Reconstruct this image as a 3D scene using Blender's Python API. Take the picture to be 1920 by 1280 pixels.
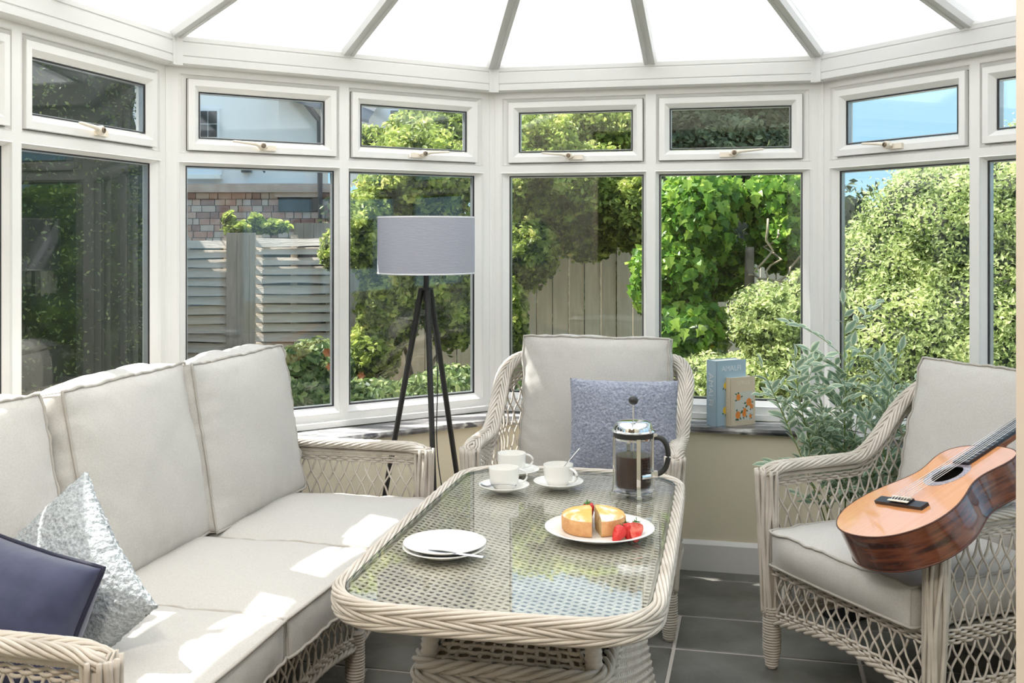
import bpy, math, random
import numpy as np
from mathutils import Vector, Matrix, noise
PI = math.pi
random.seed(7); RNG = np.random.default_rng(7)
for o in list(bpy.data.objects): bpy.data.objects.remove(o)
SC = bpy.context.scene
COL = SC.collection

# ------------------------------------------------------------------ camera, sky, sun, exposure
cam_d = bpy.data.cameras.new('camera'); cam = bpy.data.objects.new('camera', cam_d); COL.objects.link(cam)
cam.location = (0, 0, 1.34); cam.rotation_euler = (PI/2, 0, 0)
cam_d.sensor_width = 36; cam_d.lens = 36*1979/1920
cam_d.shift_x = 0; cam_d.shift_y = -(640-441.4)/1920
cam_d.clip_end = 500; cam_d.clip_start = 0.02
SC.camera = cam
SUN_AZ = math.atan2(-.92, .39); SUN_EL = math.radians(53.5)      # azimuth from +Y towards +X
w = bpy.data.worlds.new('sky'); SC.world = w; w.use_nodes = True
wn = w.node_tree.nodes; wl = w.node_tree.links; wn.clear()
tcw = wn.new('ShaderNodeTexCoord'); sep = wn.new('ShaderNodeSeparateXYZ'); wl.new(tcw.outputs['Generated'], sep.inputs[0])
sky = wn.new('ShaderNodeValToRGB'); wl.new(sep.outputs[2], sky.inputs[0]); se = sky.color_ramp.elements      # clear blue sky, paler to the horizon
se[0].position = 0; se[0].color = (.40, .58, .68, 1); se[1].position = 1; se[1].color = (.30, .44, .62, 1)
q_ = se.new(.06); q_.color = (.20, .365, .50, 1); q_ = se.new(.30); q_.color = (.30, .45, .60, 1)
bg = wn.new('ShaderNodeBackground'); bg.inputs[1].default_value = 1.4
wo = wn.new('ShaderNodeOutputWorld'); wl.new(sky.outputs[0], bg.inputs[0]); wl.new(bg.outputs[0], wo.inputs[0])
sd = bpy.data.lights.new('sun', 'SUN'); sd.energy = 8.0; sd.angle = math.radians(.6); sd.color = (1, .97, .93)
sun = bpy.data.objects.new('sun', sd); COL.objects.link(sun)
sdir = Vector((math.sin(SUN_AZ)*math.cos(SUN_EL), math.cos(SUN_AZ)*math.cos(SUN_EL), math.sin(SUN_EL)))
sun.rotation_euler = sdir.to_track_quat('Z', 'Y').to_euler()
fd = bpy.data.lights.new('added_fill', 'AREA'); fd.energy = 26; fd.shape = 'DISK'; fd.size = .34; fd.color = (1, .93, .84)
fill = bpy.data.objects.new('added_fill', fd); COL.objects.link(fill); fill.location = (-.44, .30, 2.465); fill.rotation_euler = (math.radians(30), 0, 0)     # unseen fill light behind the camera, added to brighten the lower walls
SC.view_settings.view_transform = 'Standard'; SC.view_settings.look = 'None'
SC.view_settings.gamma = 1; SC.view_settings.exposure = 0.72; SC.view_settings.use_curve_mapping = False
try:
    SC.cycles.max_bounces = 10; SC.cycles.transparent_max_bounces = 32; SC.cycles.diffuse_bounces = 5
    SC.cycles.glossy_bounces = 5; SC.cycles.sample_clamp_indirect = 6
except Exception: pass

# ------------------------------------------------------------------ helpers: materials
M = {}
def mat(name, col, rough=.6, metal=0, col2=None, nscale=8, ndetail=3, bump=0, bscale=60, spec=.5, transl=0, stretch=None,
        attr=False, coat=0, sheen=0, ior=None, ramp=None, coord='Object', thick=None):
    m = bpy.data.materials.new(name); m.use_nodes = True; nt = m.node_tree; n = nt.nodes; l = nt.links; n.clear()
    out = n.new('ShaderNodeOutputMaterial'); b = n.new('ShaderNodeBsdfPrincipled')
    b.inputs['Base Color'].default_value = (*col, 1); b.inputs['Roughness'].default_value = rough
    b.inputs['Metallic'].default_value = metal; b.inputs['Specular IOR Level'].default_value = spec
    if coat: b.inputs['Coat Weight'].default_value = coat; b.inputs['Coat Roughness'].default_value = .06
    if sheen: b.inputs['Sheen Weight'].default_value = sheen; b.inputs['Sheen Roughness'].default_value = .5
    if ior: b.inputs['IOR'].default_value = ior
    tc = n.new('ShaderNodeTexCoord'); mp = n.new('ShaderNodeMapping'); l.new(tc.outputs[coord], mp.inputs[0])
    if stretch: mp.inputs['Scale'].default_value = stretch
    csock = None
    if col2 is not None or ramp:
        if attr:
            f = n.new('ShaderNodeAttribute'); f.attribute_name = 'rnd'; fs = f.outputs['Fac']
        else:
            f = n.new('ShaderNodeTexNoise'); f.inputs['Scale'].default_value = nscale; f.inputs['Detail'].default_value = ndetail
            l.new(mp.outputs[0], f.inputs[0]); fs = f.outputs[0]
        cr = n.new('ShaderNodeValToRGB'); l.new(fs, cr.inputs[0]); e = cr.color_ramp.elements
        if ramp:
            e[0].position = ramp[0][0]; e[0].color = (*ramp[0][1], 1); e[1].position = ramp[-1][0]; e[1].color = (*ramp[-1][1], 1)
            for p, c in ramp[1:-1]: q = e.new(p); q.color = (*c, 1)
        else:
            e[0].position = .0 if attr else .35; e[1].position = 1 if attr else .65
            e[0].color = (*col, 1); e[1].color = (*col2, 1)
        csock = cr.outputs[0]; l.new(csock, b.inputs['Base Color'])
    if bump:
        bt = n.new('ShaderNodeTexNoise'); bt.inputs['Scale'].default_value = bscale; bt.inputs['Detail'].default_value = 4
        l.new(mp.outputs[0], bt.inputs[0]); bp = n.new('ShaderNodeBump'); bp.inputs['Strength'].default_value = bump
        bp.inputs['Distance'].default_value = .01; l.new(bt.outputs[0], bp.inputs['Height']); l.new(bp.outputs[0], b.inputs['Normal'])
    if transl:
        t = n.new('ShaderNodeBsdfTranslucent'); mx = n.new('ShaderNodeMixShader'); mx.inputs[0].default_value = transl
        t.inputs[0].default_value = (*col, 1)
        if csock: l.new(csock, t.inputs[0])
        l.new(b.outputs[0], mx.inputs[1]); l.new(t.outputs[0], mx.inputs[2]); l.new(mx.outputs[0], out.inputs[0])
    else: l.new(b.outputs[0], out.inputs[0])
    M[name] = m; return m
def glassmat(name, r0, tint, rough=0.0):
    """thin glass: transparent plus mirror by Schlick's law on both faces"""
    m = bpy.data.materials.new(name); m.use_nodes = True; nt = m.node_tree; n = nt.nodes; l = nt.links; n.clear()
    out = n.new('ShaderNodeOutputMaterial'); g = n.new('ShaderNodeNewGeometry'); d = n.new('ShaderNodeVectorMath'); d.operation = 'DOT_PRODUCT'
    l.new(g.outputs['Normal'], d.inputs[0]); l.new(g.outputs['Incoming'], d.inputs[1])
    a = n.new('ShaderNodeMath'); a.operation = 'ABSOLUTE'; l.new(d.outputs['Value'], a.inputs[0])
    s = n.new('ShaderNodeMath'); s.operation = 'SUBTRACT'; s.inputs[0].default_value = 1; l.new(a.outputs[0], s.inputs[1])
    p = n.new('ShaderNodeMath'); p.operation = 'POWER'; p.inputs[1].default_value = 5; l.new(s.outputs[0], p.inputs[0])
    q = n.new('ShaderNodeMath'); q.operation = 'MULTIPLY_ADD'; q.inputs[1].default_value = 1-r0; q.inputs[2].default_value = r0; l.new(p.outputs[0], q.inputs[0])
    t = n.new('ShaderNodeBsdfTransparent'); t.inputs[0].default_value = (*tint, 1)
    gl = n.new('ShaderNodeBsdfGlossy'); gl.inputs['Roughness'].default_value = rough
    mx = n.new('ShaderNodeMixShader'); l.new(q.outputs[0], mx.inputs[0]); l.new(t.outputs[0], mx.inputs[1]); l.new(gl.outputs[0], mx.inputs[2])
    l.new(mx.outputs[0], out.inputs[0]); M[name] = m; return m
glassmat('window_glass', .048, (.98, .985, .975)); glassmat('table_glass', .07, (.97, .985, .97)); glassmat('beaker_glass', .03, (.98, .985, .985))
mat('upvc', (.78, .765, .74), .28, bump=.0)
mat('gasket', (.02, .02, .022), .6); mat('spacer', (.42, .44, .45), .35, metal=.6)
mat('handle_cream', (.80, .72, .60), .35); mat('key_brass', (.25, .20, .15), .3, metal=.8)
mat('eave_white', (.66, .65, .63), .35)
mat('bar_grey', (.60, .60, .59), .4)
mat('roof_sheet', (.80, .78, .75), .5, transl=.75)
mat('cream_paint', (.84, .77, .60), .75, bump=.05, bscale=200)
mat('jamb_paint', (.66, .56, .46), .5)
mat('skirt_white', (.78, .77, .76), .35)
mat('slate', (.09, .085, .072), .40, col2=(.17, .165, .15), nscale=5, ndetail=8, bump=.35, bscale=14)
mat('grout', (.50, .45, .40), .9)
mat('sill_marble', (.05, .05, .055), .25, ramp=[(.38, (.045, .045, .05)), (.5, (.20, .19, .19)), (.58, (.62, .60, .58)), (.64, (.10, .10, .11))], nscale=2.6, ndetail=9, stretch=(1.2, 5, 5))
mat('wicker', (.67, .605, .53), .45, col2=(.54, .48, .41), nscale=11, bump=.05, bscale=300)
mat('wicker_dark', (.30, .26, .20), .8)
mat('linen', (.51, .485, .45), .92, col2=(.57, .545, .51), nscale=260, ndetail=2, bump=.10, bscale=500, sheen=.15)
mat('linen_piping', (.46, .425, .38), .9)
mat('teddy', (.24, .26, .34), .95, col2=(.40, .42, .50), nscale=120, ndetail=4, bump=.9, bscale=110, sheen=.4)
mat('boucle', (.32, .35, .37), .95, col2=(.54, .57, .58), nscale=150, ndetail=3, bump=.6, bscale=150)
mat('navy_velvet', (.030, .036, .085), .75, col2=(.045, .05, .11), nscale=30, sheen=.5, bump=.08, bscale=40)
mat('navy_piping', (.012, .013, .035), .7)
mat('porcelain', (.86, .84, .80), .12, spec=.6)
mat('chrome', (.82, .82, .82), .08, metal=1); mat('spoon_steel', (.48, .48, .50), .14, metal=1); mat('steel', (.70, .70, .72), .16, metal=1)
mat('black_plastic', (.03, .028, .026), .4); mat('black_metal', (.018, .017, .016), .38)
mat('coffee', (.030, .006, .002), .15); mat('print_black', (.015, .012, .012), .6); mat('print_white', (.85, .85, .85), .6)
mat('shade', (.53, .54, .61), .9, transl=.35, bump=.25, bscale=30, stretch=(1, 1, 14))
mat('cake_side', (.62, .30, .12), .8, col2=(.74, .42, .18), nscale=40, bump=.3, bscale=120)
mat('cake_top', (.80, .44, .12), .7, ramp=[(.42, (.80, .42, .10)), (.52, (.84, .55, .24)), (.62, (.95, .90, .84))], nscale=22, ndetail=8, bump=.2, bscale=80)
mat('cake_crumb', (.80, .62, .36), .95, col2=(.60, .40, .18), nscale=90, bump=.6, bscale=200)
mat('strawberry', (.62, .025, .02), .25, bump=.4, bscale=120); mat('strawberry_flesh', (.80, .22, .16), .35, col2=(.62, .03, .02), nscale=60)
mat('leaf_green', (.07, .20, .03), .6, transl=.2)
mat('book_blue', (.36, .48, .56), .6); mat('book_cream', (.66, .55, .40), .6); mat('page', (.80, .76, .68), .9)
mat('letter_pale', (.68, .72, .74), .5); mat('letter_gold', (.76, .68, .54), .5)
mat('orange_fruit', (.82, .26, .04), .6); mat('lemon_fruit', (.85, .58, .05), .6); mat('print_leaf', (.06, .13, .05), .7); mat('print_pale', (.62, .60, .52), .7)
mat('spruce_top', (.80, .36, .15), .16, col2=(.76, .31, .11), nscale=3, stretch=(60, 1.2, 1), coat=1)
mat('rosewood', (.10, .022, .010), .14, ramp=[(.35, (.035, .008, .005)), (.5, (.20, .055, .022)), (.6, (.07, .016, .008)), (.7, (.26, .09, .04))], nscale=4, ndetail=5, stretch=(1, 1, 9), coat=1)
mat('mahogany', (.28, .08, .03), .2, coat=.6); mat('ebony', (.022, .020, .024), .28); mat('bone', (.82, .76, .62), .4)
mat('binding', (.10, .03, .015), .25); mat('rosette', (.20, .16, .22), .35, col2=(.55, .48, .50), nscale=160, coat=1)
mat('nylon', (.85, .82, .78), .25); mat('sound_hole', (.012, .008, .006), .9)
mat('stem_green', (.22, .30, .06), .6); mat('pot_black', (.02, .02, .02), .5); mat('soil', (.05, .035, .025), .95)
def leafmat(name, ramp, tr=.4, rough=.45):
    return mat(name, ramp[0][1], rough, ramp=ramp, attr=True, transl=tr, spec=.35)
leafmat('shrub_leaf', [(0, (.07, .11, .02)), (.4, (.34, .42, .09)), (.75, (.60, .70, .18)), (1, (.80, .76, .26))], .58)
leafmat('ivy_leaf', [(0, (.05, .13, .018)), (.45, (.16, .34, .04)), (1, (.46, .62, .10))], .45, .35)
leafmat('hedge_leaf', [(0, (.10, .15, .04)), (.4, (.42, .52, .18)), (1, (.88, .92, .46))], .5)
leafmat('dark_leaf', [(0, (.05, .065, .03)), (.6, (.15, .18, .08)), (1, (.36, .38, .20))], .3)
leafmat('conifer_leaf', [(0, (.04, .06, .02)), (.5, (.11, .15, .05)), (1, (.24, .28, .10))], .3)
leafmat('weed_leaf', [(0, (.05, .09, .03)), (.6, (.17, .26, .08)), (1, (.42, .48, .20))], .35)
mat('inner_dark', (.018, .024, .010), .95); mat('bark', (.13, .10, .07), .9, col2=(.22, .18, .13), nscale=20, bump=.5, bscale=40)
mat('pale_bark', (.42, .34, .24), .9)
mat('fence_grey', (.64, .56, .47), .9, col2=(.76, .68, .58), nscale=6, ndetail=6, stretch=(1, 1, 12), bump=.4, bscale=20)
mat('fence_post', (.42, .37, .31), .9, col2=(.52, .46, .39), nscale=5, ndetail=6, stretch=(8, 8, 1), bump=.3, bscale=20)
mat('board_beige', (.60, .50, .36), .9, col2=(.70, .60, .46), nscale=4, stretch=(8, 8, 1))
mat('render_white', (.92, .90, .87), .9, col2=(.88, .86, .83), nscale=2, bump=.15, bscale=40)
mat('stone_red', (.42, .20, .14), .9, col2=(.52, .34, .26), nscale=8, bump=.5, bscale=25)
mat('stone_grey', (.46, .34, .28), .9, col2=(.54, .44, .37), nscale=8, bump=.5, bscale=25)
mat('stone_dark', (.26, .13, .10), .9, col2=(.34, .20, .16), nscale=8, bump=.5, bscale=25)
mat('mortar', (.50, .45, .40), .95); mat('roof_slate', (.16, .16, .17), .7); mat('dark_pane', (.05, .055, .06), .08)
mat('pipe_black', (.05, .05, .055), .4); mat('soil_ground', (.24, .21, .16), .95, col2=(.16, .17, .09), nscale=3, bump=.4, bscale=10)
mat('paving', (.30, .27, .24), .9, col2=(.36, .33, .30), nscale=4)
mat('plaster', (.62, .60, .56), .8); mat('oak_floor', (.26, .17, .09), .4, col2=(.34, .23, .13), nscale=3, stretch=(1, 12, 1))
mat('flower_orange', (.34, .13, .05), .7)
# variegated leaf: pale margins, grey-green centre, from each leaf's own 'edge' attribute
def varmat():
    m = mat('variegated', (.2, .3, .2), .5); n = m.node_tree.nodes; l = m.node_tree.links
    a = n.new('ShaderNodeAttribute'); a.attribute_name = 'edge'; cr = n.new('ShaderNodeValToRGB'); l.new(a.outputs['Fac'], cr.inputs[0])
    e = cr.color_ramp.elements; e[0].position = .0; e[0].color = (.24, .35, .25, 1); e[1].position = 1; e[1].color = (.86, .88, .68, 1)
    q = e.new(.5); q.color = (.33, .46, .33, 1); q = e.new(.72); q.color = (.74, .80, .60, 1)
    b = [x for x in n if x.type == 'BSDF_PRINCIPLED'][0]; o = [x for x in n if x.type == 'OUTPUT_MATERIAL'][0]
    l.new(cr.outputs[0], b.inputs['Base Color']); t = n.new('ShaderNodeBsdfTranslucent'); l.new(cr.outputs[0], t.inputs[0])
    mx = n.new('ShaderNodeMixShader'); mx.inputs[0].default_value = .3; l.new(b.outputs[0], mx.inputs[1]); l.new(t.outputs[0], mx.inputs[2]); l.new(mx.outputs[0], o.inputs[0])
varmat()

# ------------------------------------------------------------------ helpers: geometry
class MB:
    """collects geometry and links it as one mesh object"""
    def __init__(s): s.v = []; s.f = []; s.n = 0; s.a = {}
    def add(s, verts, faces, **attrs):
        verts = np.asarray(verts, float).reshape(-1, 3)
        s.v.append(verts)
        for f in faces: s.f.append(np.asarray(f, int).reshape(-1, len(f[0])) + s.n if hasattr(f[0], '__len__') else np.asarray([f], int) + s.n)
        for k, x in attrs.items(): s.a.setdefault(k, []).append(np.broadcast_to(np.asarray(x, float), (len(verts),)))
        s.n += len(verts)
    def box(s, c, size, rot=None):
        c = np.asarray(c, float); h = np.asarray(size, float)/2
        v = np.array([[x, y, z] for z in (-1, 1) for y in (-1, 1) for x in (-1, 1)])*h
        if rot is not None: v = v@np.asarray(rot).T
        s.add(v+c, [[[0, 2, 3, 1], [4, 5, 7, 6], [0, 1, 5, 4], [2, 6, 7, 3], [0, 4, 6, 2], [1, 3, 7, 5]]])
    def tube(s, path, r, k=6, cap=True, closed=False, ell=None):
        P = np.asarray(path, float); N = len(P)
        if closed: T = np.roll(P, -1, 0)-np.roll(P, 1, 0)
        else: T = np.gradient(P, axis=0)
        T /= np.linalg.norm(T, axis=1)[:, None]+1e-12
        ref = np.array([0, 0, 1.]) if abs(T[:, 2]).mean() < .8 else np.array([1., 0, 0])
        U = np.cross(ref, T); U /= np.linalg.norm(U, axis=1)[:, None]+1e-9; W = np.cross(T, U)
        R = np.broadcast_to(np.asarray(r, float), (N,))
        a = np.arange(k)*2*PI/k; eu, ew = ell or (1, 1)
        V = P[:, None]+R[:, None, None]*(np.cos(a)[None, :, None]*U[:, None]*eu+np.sin(a)[None, :, None]*W[:, None]*ew)
        i = np.arange(N if closed else N-1)[:, None]; j = np.arange(k)[None]; i2 = (i+1) % N; j2 = (j+1) % k
        F = np.stack([i*k+j, i*k+j2, i2*k+j2, i2*k+j], -1).reshape(-1, 4)
        fs = [F]
        if cap and not closed: fs += [[list(range(k))[::-1]], [list(range((N-1)*k, N*k))]]
        s.add(V.reshape(-1, 3), fs)
    def lathe(s, prof, c=(0, 0, 0), k=32, cap=True):
        pr = np.asarray(prof, float); N = len(pr); a = np.arange(k)*2*PI/k
        V = np.stack([pr[:, 0:1]*np.cos(a), pr[:, 0:1]*np.sin(a), np.repeat(pr[:, 1:2], k, 1)], -1).reshape(-1, 3)+np.asarray(c)
        i = np.arange(N-1)[:, None]; j = np.arange(k)[None]; j2 = (j+1) % k
        F = np.stack([i*k+j, i*k+j2, (i+1)*k+j2, (i+1)*k+j], -1).reshape(-1, 4)
        fs = [F]
        if cap:
            if pr[0, 0] > 1e-5: fs.append([list(range(k))[::-1]])
            if pr[-1, 0] > 1e-5: fs.append([list(range((N-1)*k, N*k))])
        s.add(V, fs)
    def prism(s, poly, z0, z1, fn=None):
        n = len(poly); v = [(x, y, z0) for x, y in poly]+[(x, y, z1) for x, y in poly]
        if fn: v = [fn(*p) for p in v]
        s.add(v, [[list(range(n))[::-1]], [list(range(n, 2*n))], [[i, (i+1) % n, n+(i+1) % n, n+i] for i in range(n)]])
    def ball(s, c, r, k=16, m=10, squash=(1, 1, 1)):
        th = np.linspace(0, PI, m+1); pr = [(max(1e-4, math.sin(t)), -math.cos(t)) for t in th]
        b = MB(); b.lathe(pr, k=k, cap=True); s.add(b.v[0]*r*np.asarray(squash)+np.asarray(c), b.f)
    def xf(s, mtx):
        mtx = np.asarray(mtx); s.v = [v@mtx[:3, :3].T+mtx[:3, 3] for v in s.v]; return s
    def build(s, name, m, parent=None, smooth=False, kind=None):
        V = np.concatenate(s.v); me = bpy.data.meshes.new(name)
        me.vertices.add(len(V)); me.vertices.foreach_set('co', V.astype(np.float32).ravel())
        tot = np.concatenate([np.full(len(f), f.shape[1]) for f in s.f]); idx = np.concatenate([f.ravel() for f in s.f])
        me.loops.add(len(idx)); me.loops.foreach_set('vertex_index', idx.astype(np.int32))
        me.polygons.add(len(tot)); me.polygons.foreach_set('loop_start', np.concatenate([[0], np.cumsum(tot)[:-1]]).astype(np.int32))
        me.polygons.foreach_set('loop_total', tot.astype(np.int32))
        me.polygons.foreach_set('use_smooth', np.full(len(tot), bool(smooth)))
        for k, x in s.a.items():
            x = np.concatenate(x)
            if len(x) == len(V): at = me.attributes.new(k, 'FLOAT', 'POINT'); at.data.foreach_set('value', x.astype(np.float32))
        me.update(); me.validate()
        me.materials.append(M[m] if isinstance(m, str) else m)
        o = bpy.data.objects.new(name, me); COL.objects.link(o)
        if parent: o.parent = parent
        if kind: o['kind'] = kind
        if smooth == 'auto':
            try: me.set_sharp_from_angle(angle=math.radians(38))
            except Exception: pass
        return o
def tag(o, label, cat, group=None):
    o['label'] = label; o['category'] = cat
    if group: o['group'] = group
    return o
def empty(name, loc=(0, 0, 0), rz=0):
    o = bpy.data.objects.new(name, None); COL.objects.link(o); o.location = loc; o.rotation_euler = (0, 0, rz); o.empty_display_size = .1; return o
def struct(o): o['kind'] = 'structure'; return o
def copytree(o, parent=None):
    c = o.copy(); COL.objects.link(c)
    if parent: c.parent = parent
    for ch in list(o.children): copytree(ch, c)
    return c
def piece(name, like, parent, mtx=None):
    o = bpy.data.objects.new(name, like.data if hasattr(like, 'data') else like); COL.objects.link(o); o.parent = parent
    if mtx is not None: o.matrix_local = mtx
    return o
C13, S13 = math.cos(math.radians(13)), math.sin(math.radians(13))
def PQ(p, q, z=0): return Vector((C13*p+S13*q, -S13*p+C13*q, z))
def at(u, v, Y): return Vector(((u-960)/1979*Y, Y, 1.34-(v-441.4)/1979*Y))
def nz(v, s=1.0): return noise.noise(Vector(v)*s)
def text_obj(txt, size, mtx, m, parent, name='lettering', depth=.0004):
    cu = bpy.data.curves.new(name, 'FONT'); cu.body = txt; cu.size = size; cu.align_x = 'CENTER'; cu.align_y = 'CENTER'; cu.extrude = depth
    t = bpy.data.objects.new(name, cu); COL.objects.link(t); bpy.context.view_layer.update()
    me = bpy.data.meshes.new_from_object(t.evaluated_get(bpy.context.evaluated_depsgraph_get())); bpy.data.objects.remove(t)
    me.materials.clear(); me.materials.append(M[m]); o = bpy.data.objects.new(name, me); COL.objects.link(o); o.parent = parent; o.matrix_local = mtx; return o
# ------------------------------------------------------------------ the room shell
Vc = [PQ(-2.12, .87), Vector((-1.264, 3.867, 0)), Vector((-.089, 4.631, 0)), Vector((1.265, 4.311, 0)), Vector((1.96, 3.045, 0)), PQ(1.224, .87)]
V2 = [np.array([v.x, v.y]) for v in Vc]
def offset_path(d):
    """the room outline moved inwards by d (mitred)"""
    out = []
    for i in range(len(V2)):
        ns = []
        if i > 0: t = V2[i]-V2[i-1]; t /= np.linalg.norm(t); ns.append(np.array([t[1], -t[0]]))
        if i < len(V2)-1: t = V2[i+1]-V2[i]; t /= np.linalg.norm(t); ns.append(np.array([t[1], -t[0]]))
        if len(ns) == 1: n = ns[0]
        else: n = ns[0]+ns[1]; n = n/(n@ns[0])
        out.append(V2[i]+n*d)
    return out
def sweep_seg(mb, i, prof):
    """closed profile [(inward, z)] swept along side i, mitred at both corners"""
    k = len(prof); v = []
    for e in (i, i+1):
        for (d, z) in prof: p = offset_path(d)[e]; v.append((p[0], p[1], z))
    mb.add(v, [[[j, (j+1) % k, k+(j+1) % k, k+j] for j in range(k)], [list(range(k))], [list(range(k, 2*k))[::-1]]])
SIDES = ['left', 'back_left', 'back', 'back_right', 'right']
SILL = .575; WALLIN = .19
for i, s in enumerate(SIDES):
    mb = MB(); sweep_seg(mb, i, [(-.09, -.3), (WALLIN, -.3), (WALLIN, SILL-.022), (-.09, SILL-.022)]); struct(mb.build('wall_'+s, 'cream_paint'))
    mb = MB(); sweep_seg(mb, i, [(WALLIN, 0), (WALLIN+.018, 0), (WALLIN+.018, .105), (WALLIN+.012, .113), (WALLIN+.006, .12), (WALLIN, .12)]); struct(mb.build('baseboard_'+s, 'skirt_white'))
    mb = MB(); sweep_seg(mb, i, [(-.02, SILL-.022), (WALLIN+.022, SILL-.022), (WALLIN+.026, SILL-.011), (WALLIN+.022, SILL), (-.02, SILL)])
    o = mb.build('trim_%d' % (i+1), 'sill_marble'); struct(o); o['label'] = 'dark veined marble window sill'
    # eaves beam with its grooves
    mb = MB(); P = [(-.10, 1.962), (.036, 1.962), (.05, 1.968), (.05, 1.990), (.047, 1.992), (.047, 1.996), (.05, 1.998), (.05, 2.042), (.047, 2.044), (.047, 2.048), (.05, 2.050), (.05, 2.066), (.042, 2.078), (-.10, 2.10)]
    sweep_seg(mb, i, P); o = mb.build('trim_%d' % (i+6), 'eave_white'); struct(o); o['label'] = 'white grooved eaves beam'
# eaves corner covers
for i in (1, 2, 3, 4):
    p = offset_path(.053)[i]; t = V2[i]-V2[i-1]; t /= np.linalg.norm(t); t2 = V2[i+1]-V2[i]; t2 /= np.linalg.norm(t2)
    n1 = np.array([t[1], -t[0]]); n2 = np.array([t2[1], -t2[0]])
    mb = MB(); a = p-t*.022; b = p+t2*.022
    mb.prism([tuple(a), tuple(p), tuple(b), tuple(b-n2*.02), tuple(p-(n1+n2)*.012), tuple(a-n1*.02)], 1.960, 2.076); o = mb.build('trim_%d' % (i+10), 'eave_white'); struct(o); o['label'] = 'white eaves corner cover'

# windows -----------------------------------------------------------
def ring(mb, R, prof, fn):
    """rect R=(s0,s1,z0,z1); prof [(inset, n)]: mitred moulding"""
    s0, s1, z0, z1 = R; v = []
    for (o, n) in prof:
        for (s, z) in ((s0+o, z0+o), (s1-o, z0+o), (s1-o, z1-o), (s0+o, z1-o)): v.append(fn(s, n, z))
    F = []
    for i in range(len(prof)-1):
        for j in range(4): F.append([i*4+j, i*4+(j+1) % 4, (i+1)*4+(j+1) % 4, (i+1)*4+j])
    mb.add(v, [F])
def ringvar(mb, R, ins, prof, fn):
    """like ring, but the opening is inset differently on each side: ins=(left,right,bottom,top); prof [(fraction, n)]"""
    s0, s1, z0, z1 = R; v = []
    for (f, n) in prof:
        a, b, c, d = [f*x for x in ins]
        for (s, z) in ((s0+a, z0+c), (s1-b, z0+c), (s1-b, z1-d), (s0+a, z1-d)): v.append(fn(s, n, z))
    F = []
    for i in range(len(prof)-1):
        for j in range(4): F.append([i*4+j, i*4+(j+1) % 4, (i+1)*4+(j+1) % 4, (i+1)*4+j])
    mb.add(v, [F])
HA, HB, HC, TR = 1.922, 1.600, .653, 1.628
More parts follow.
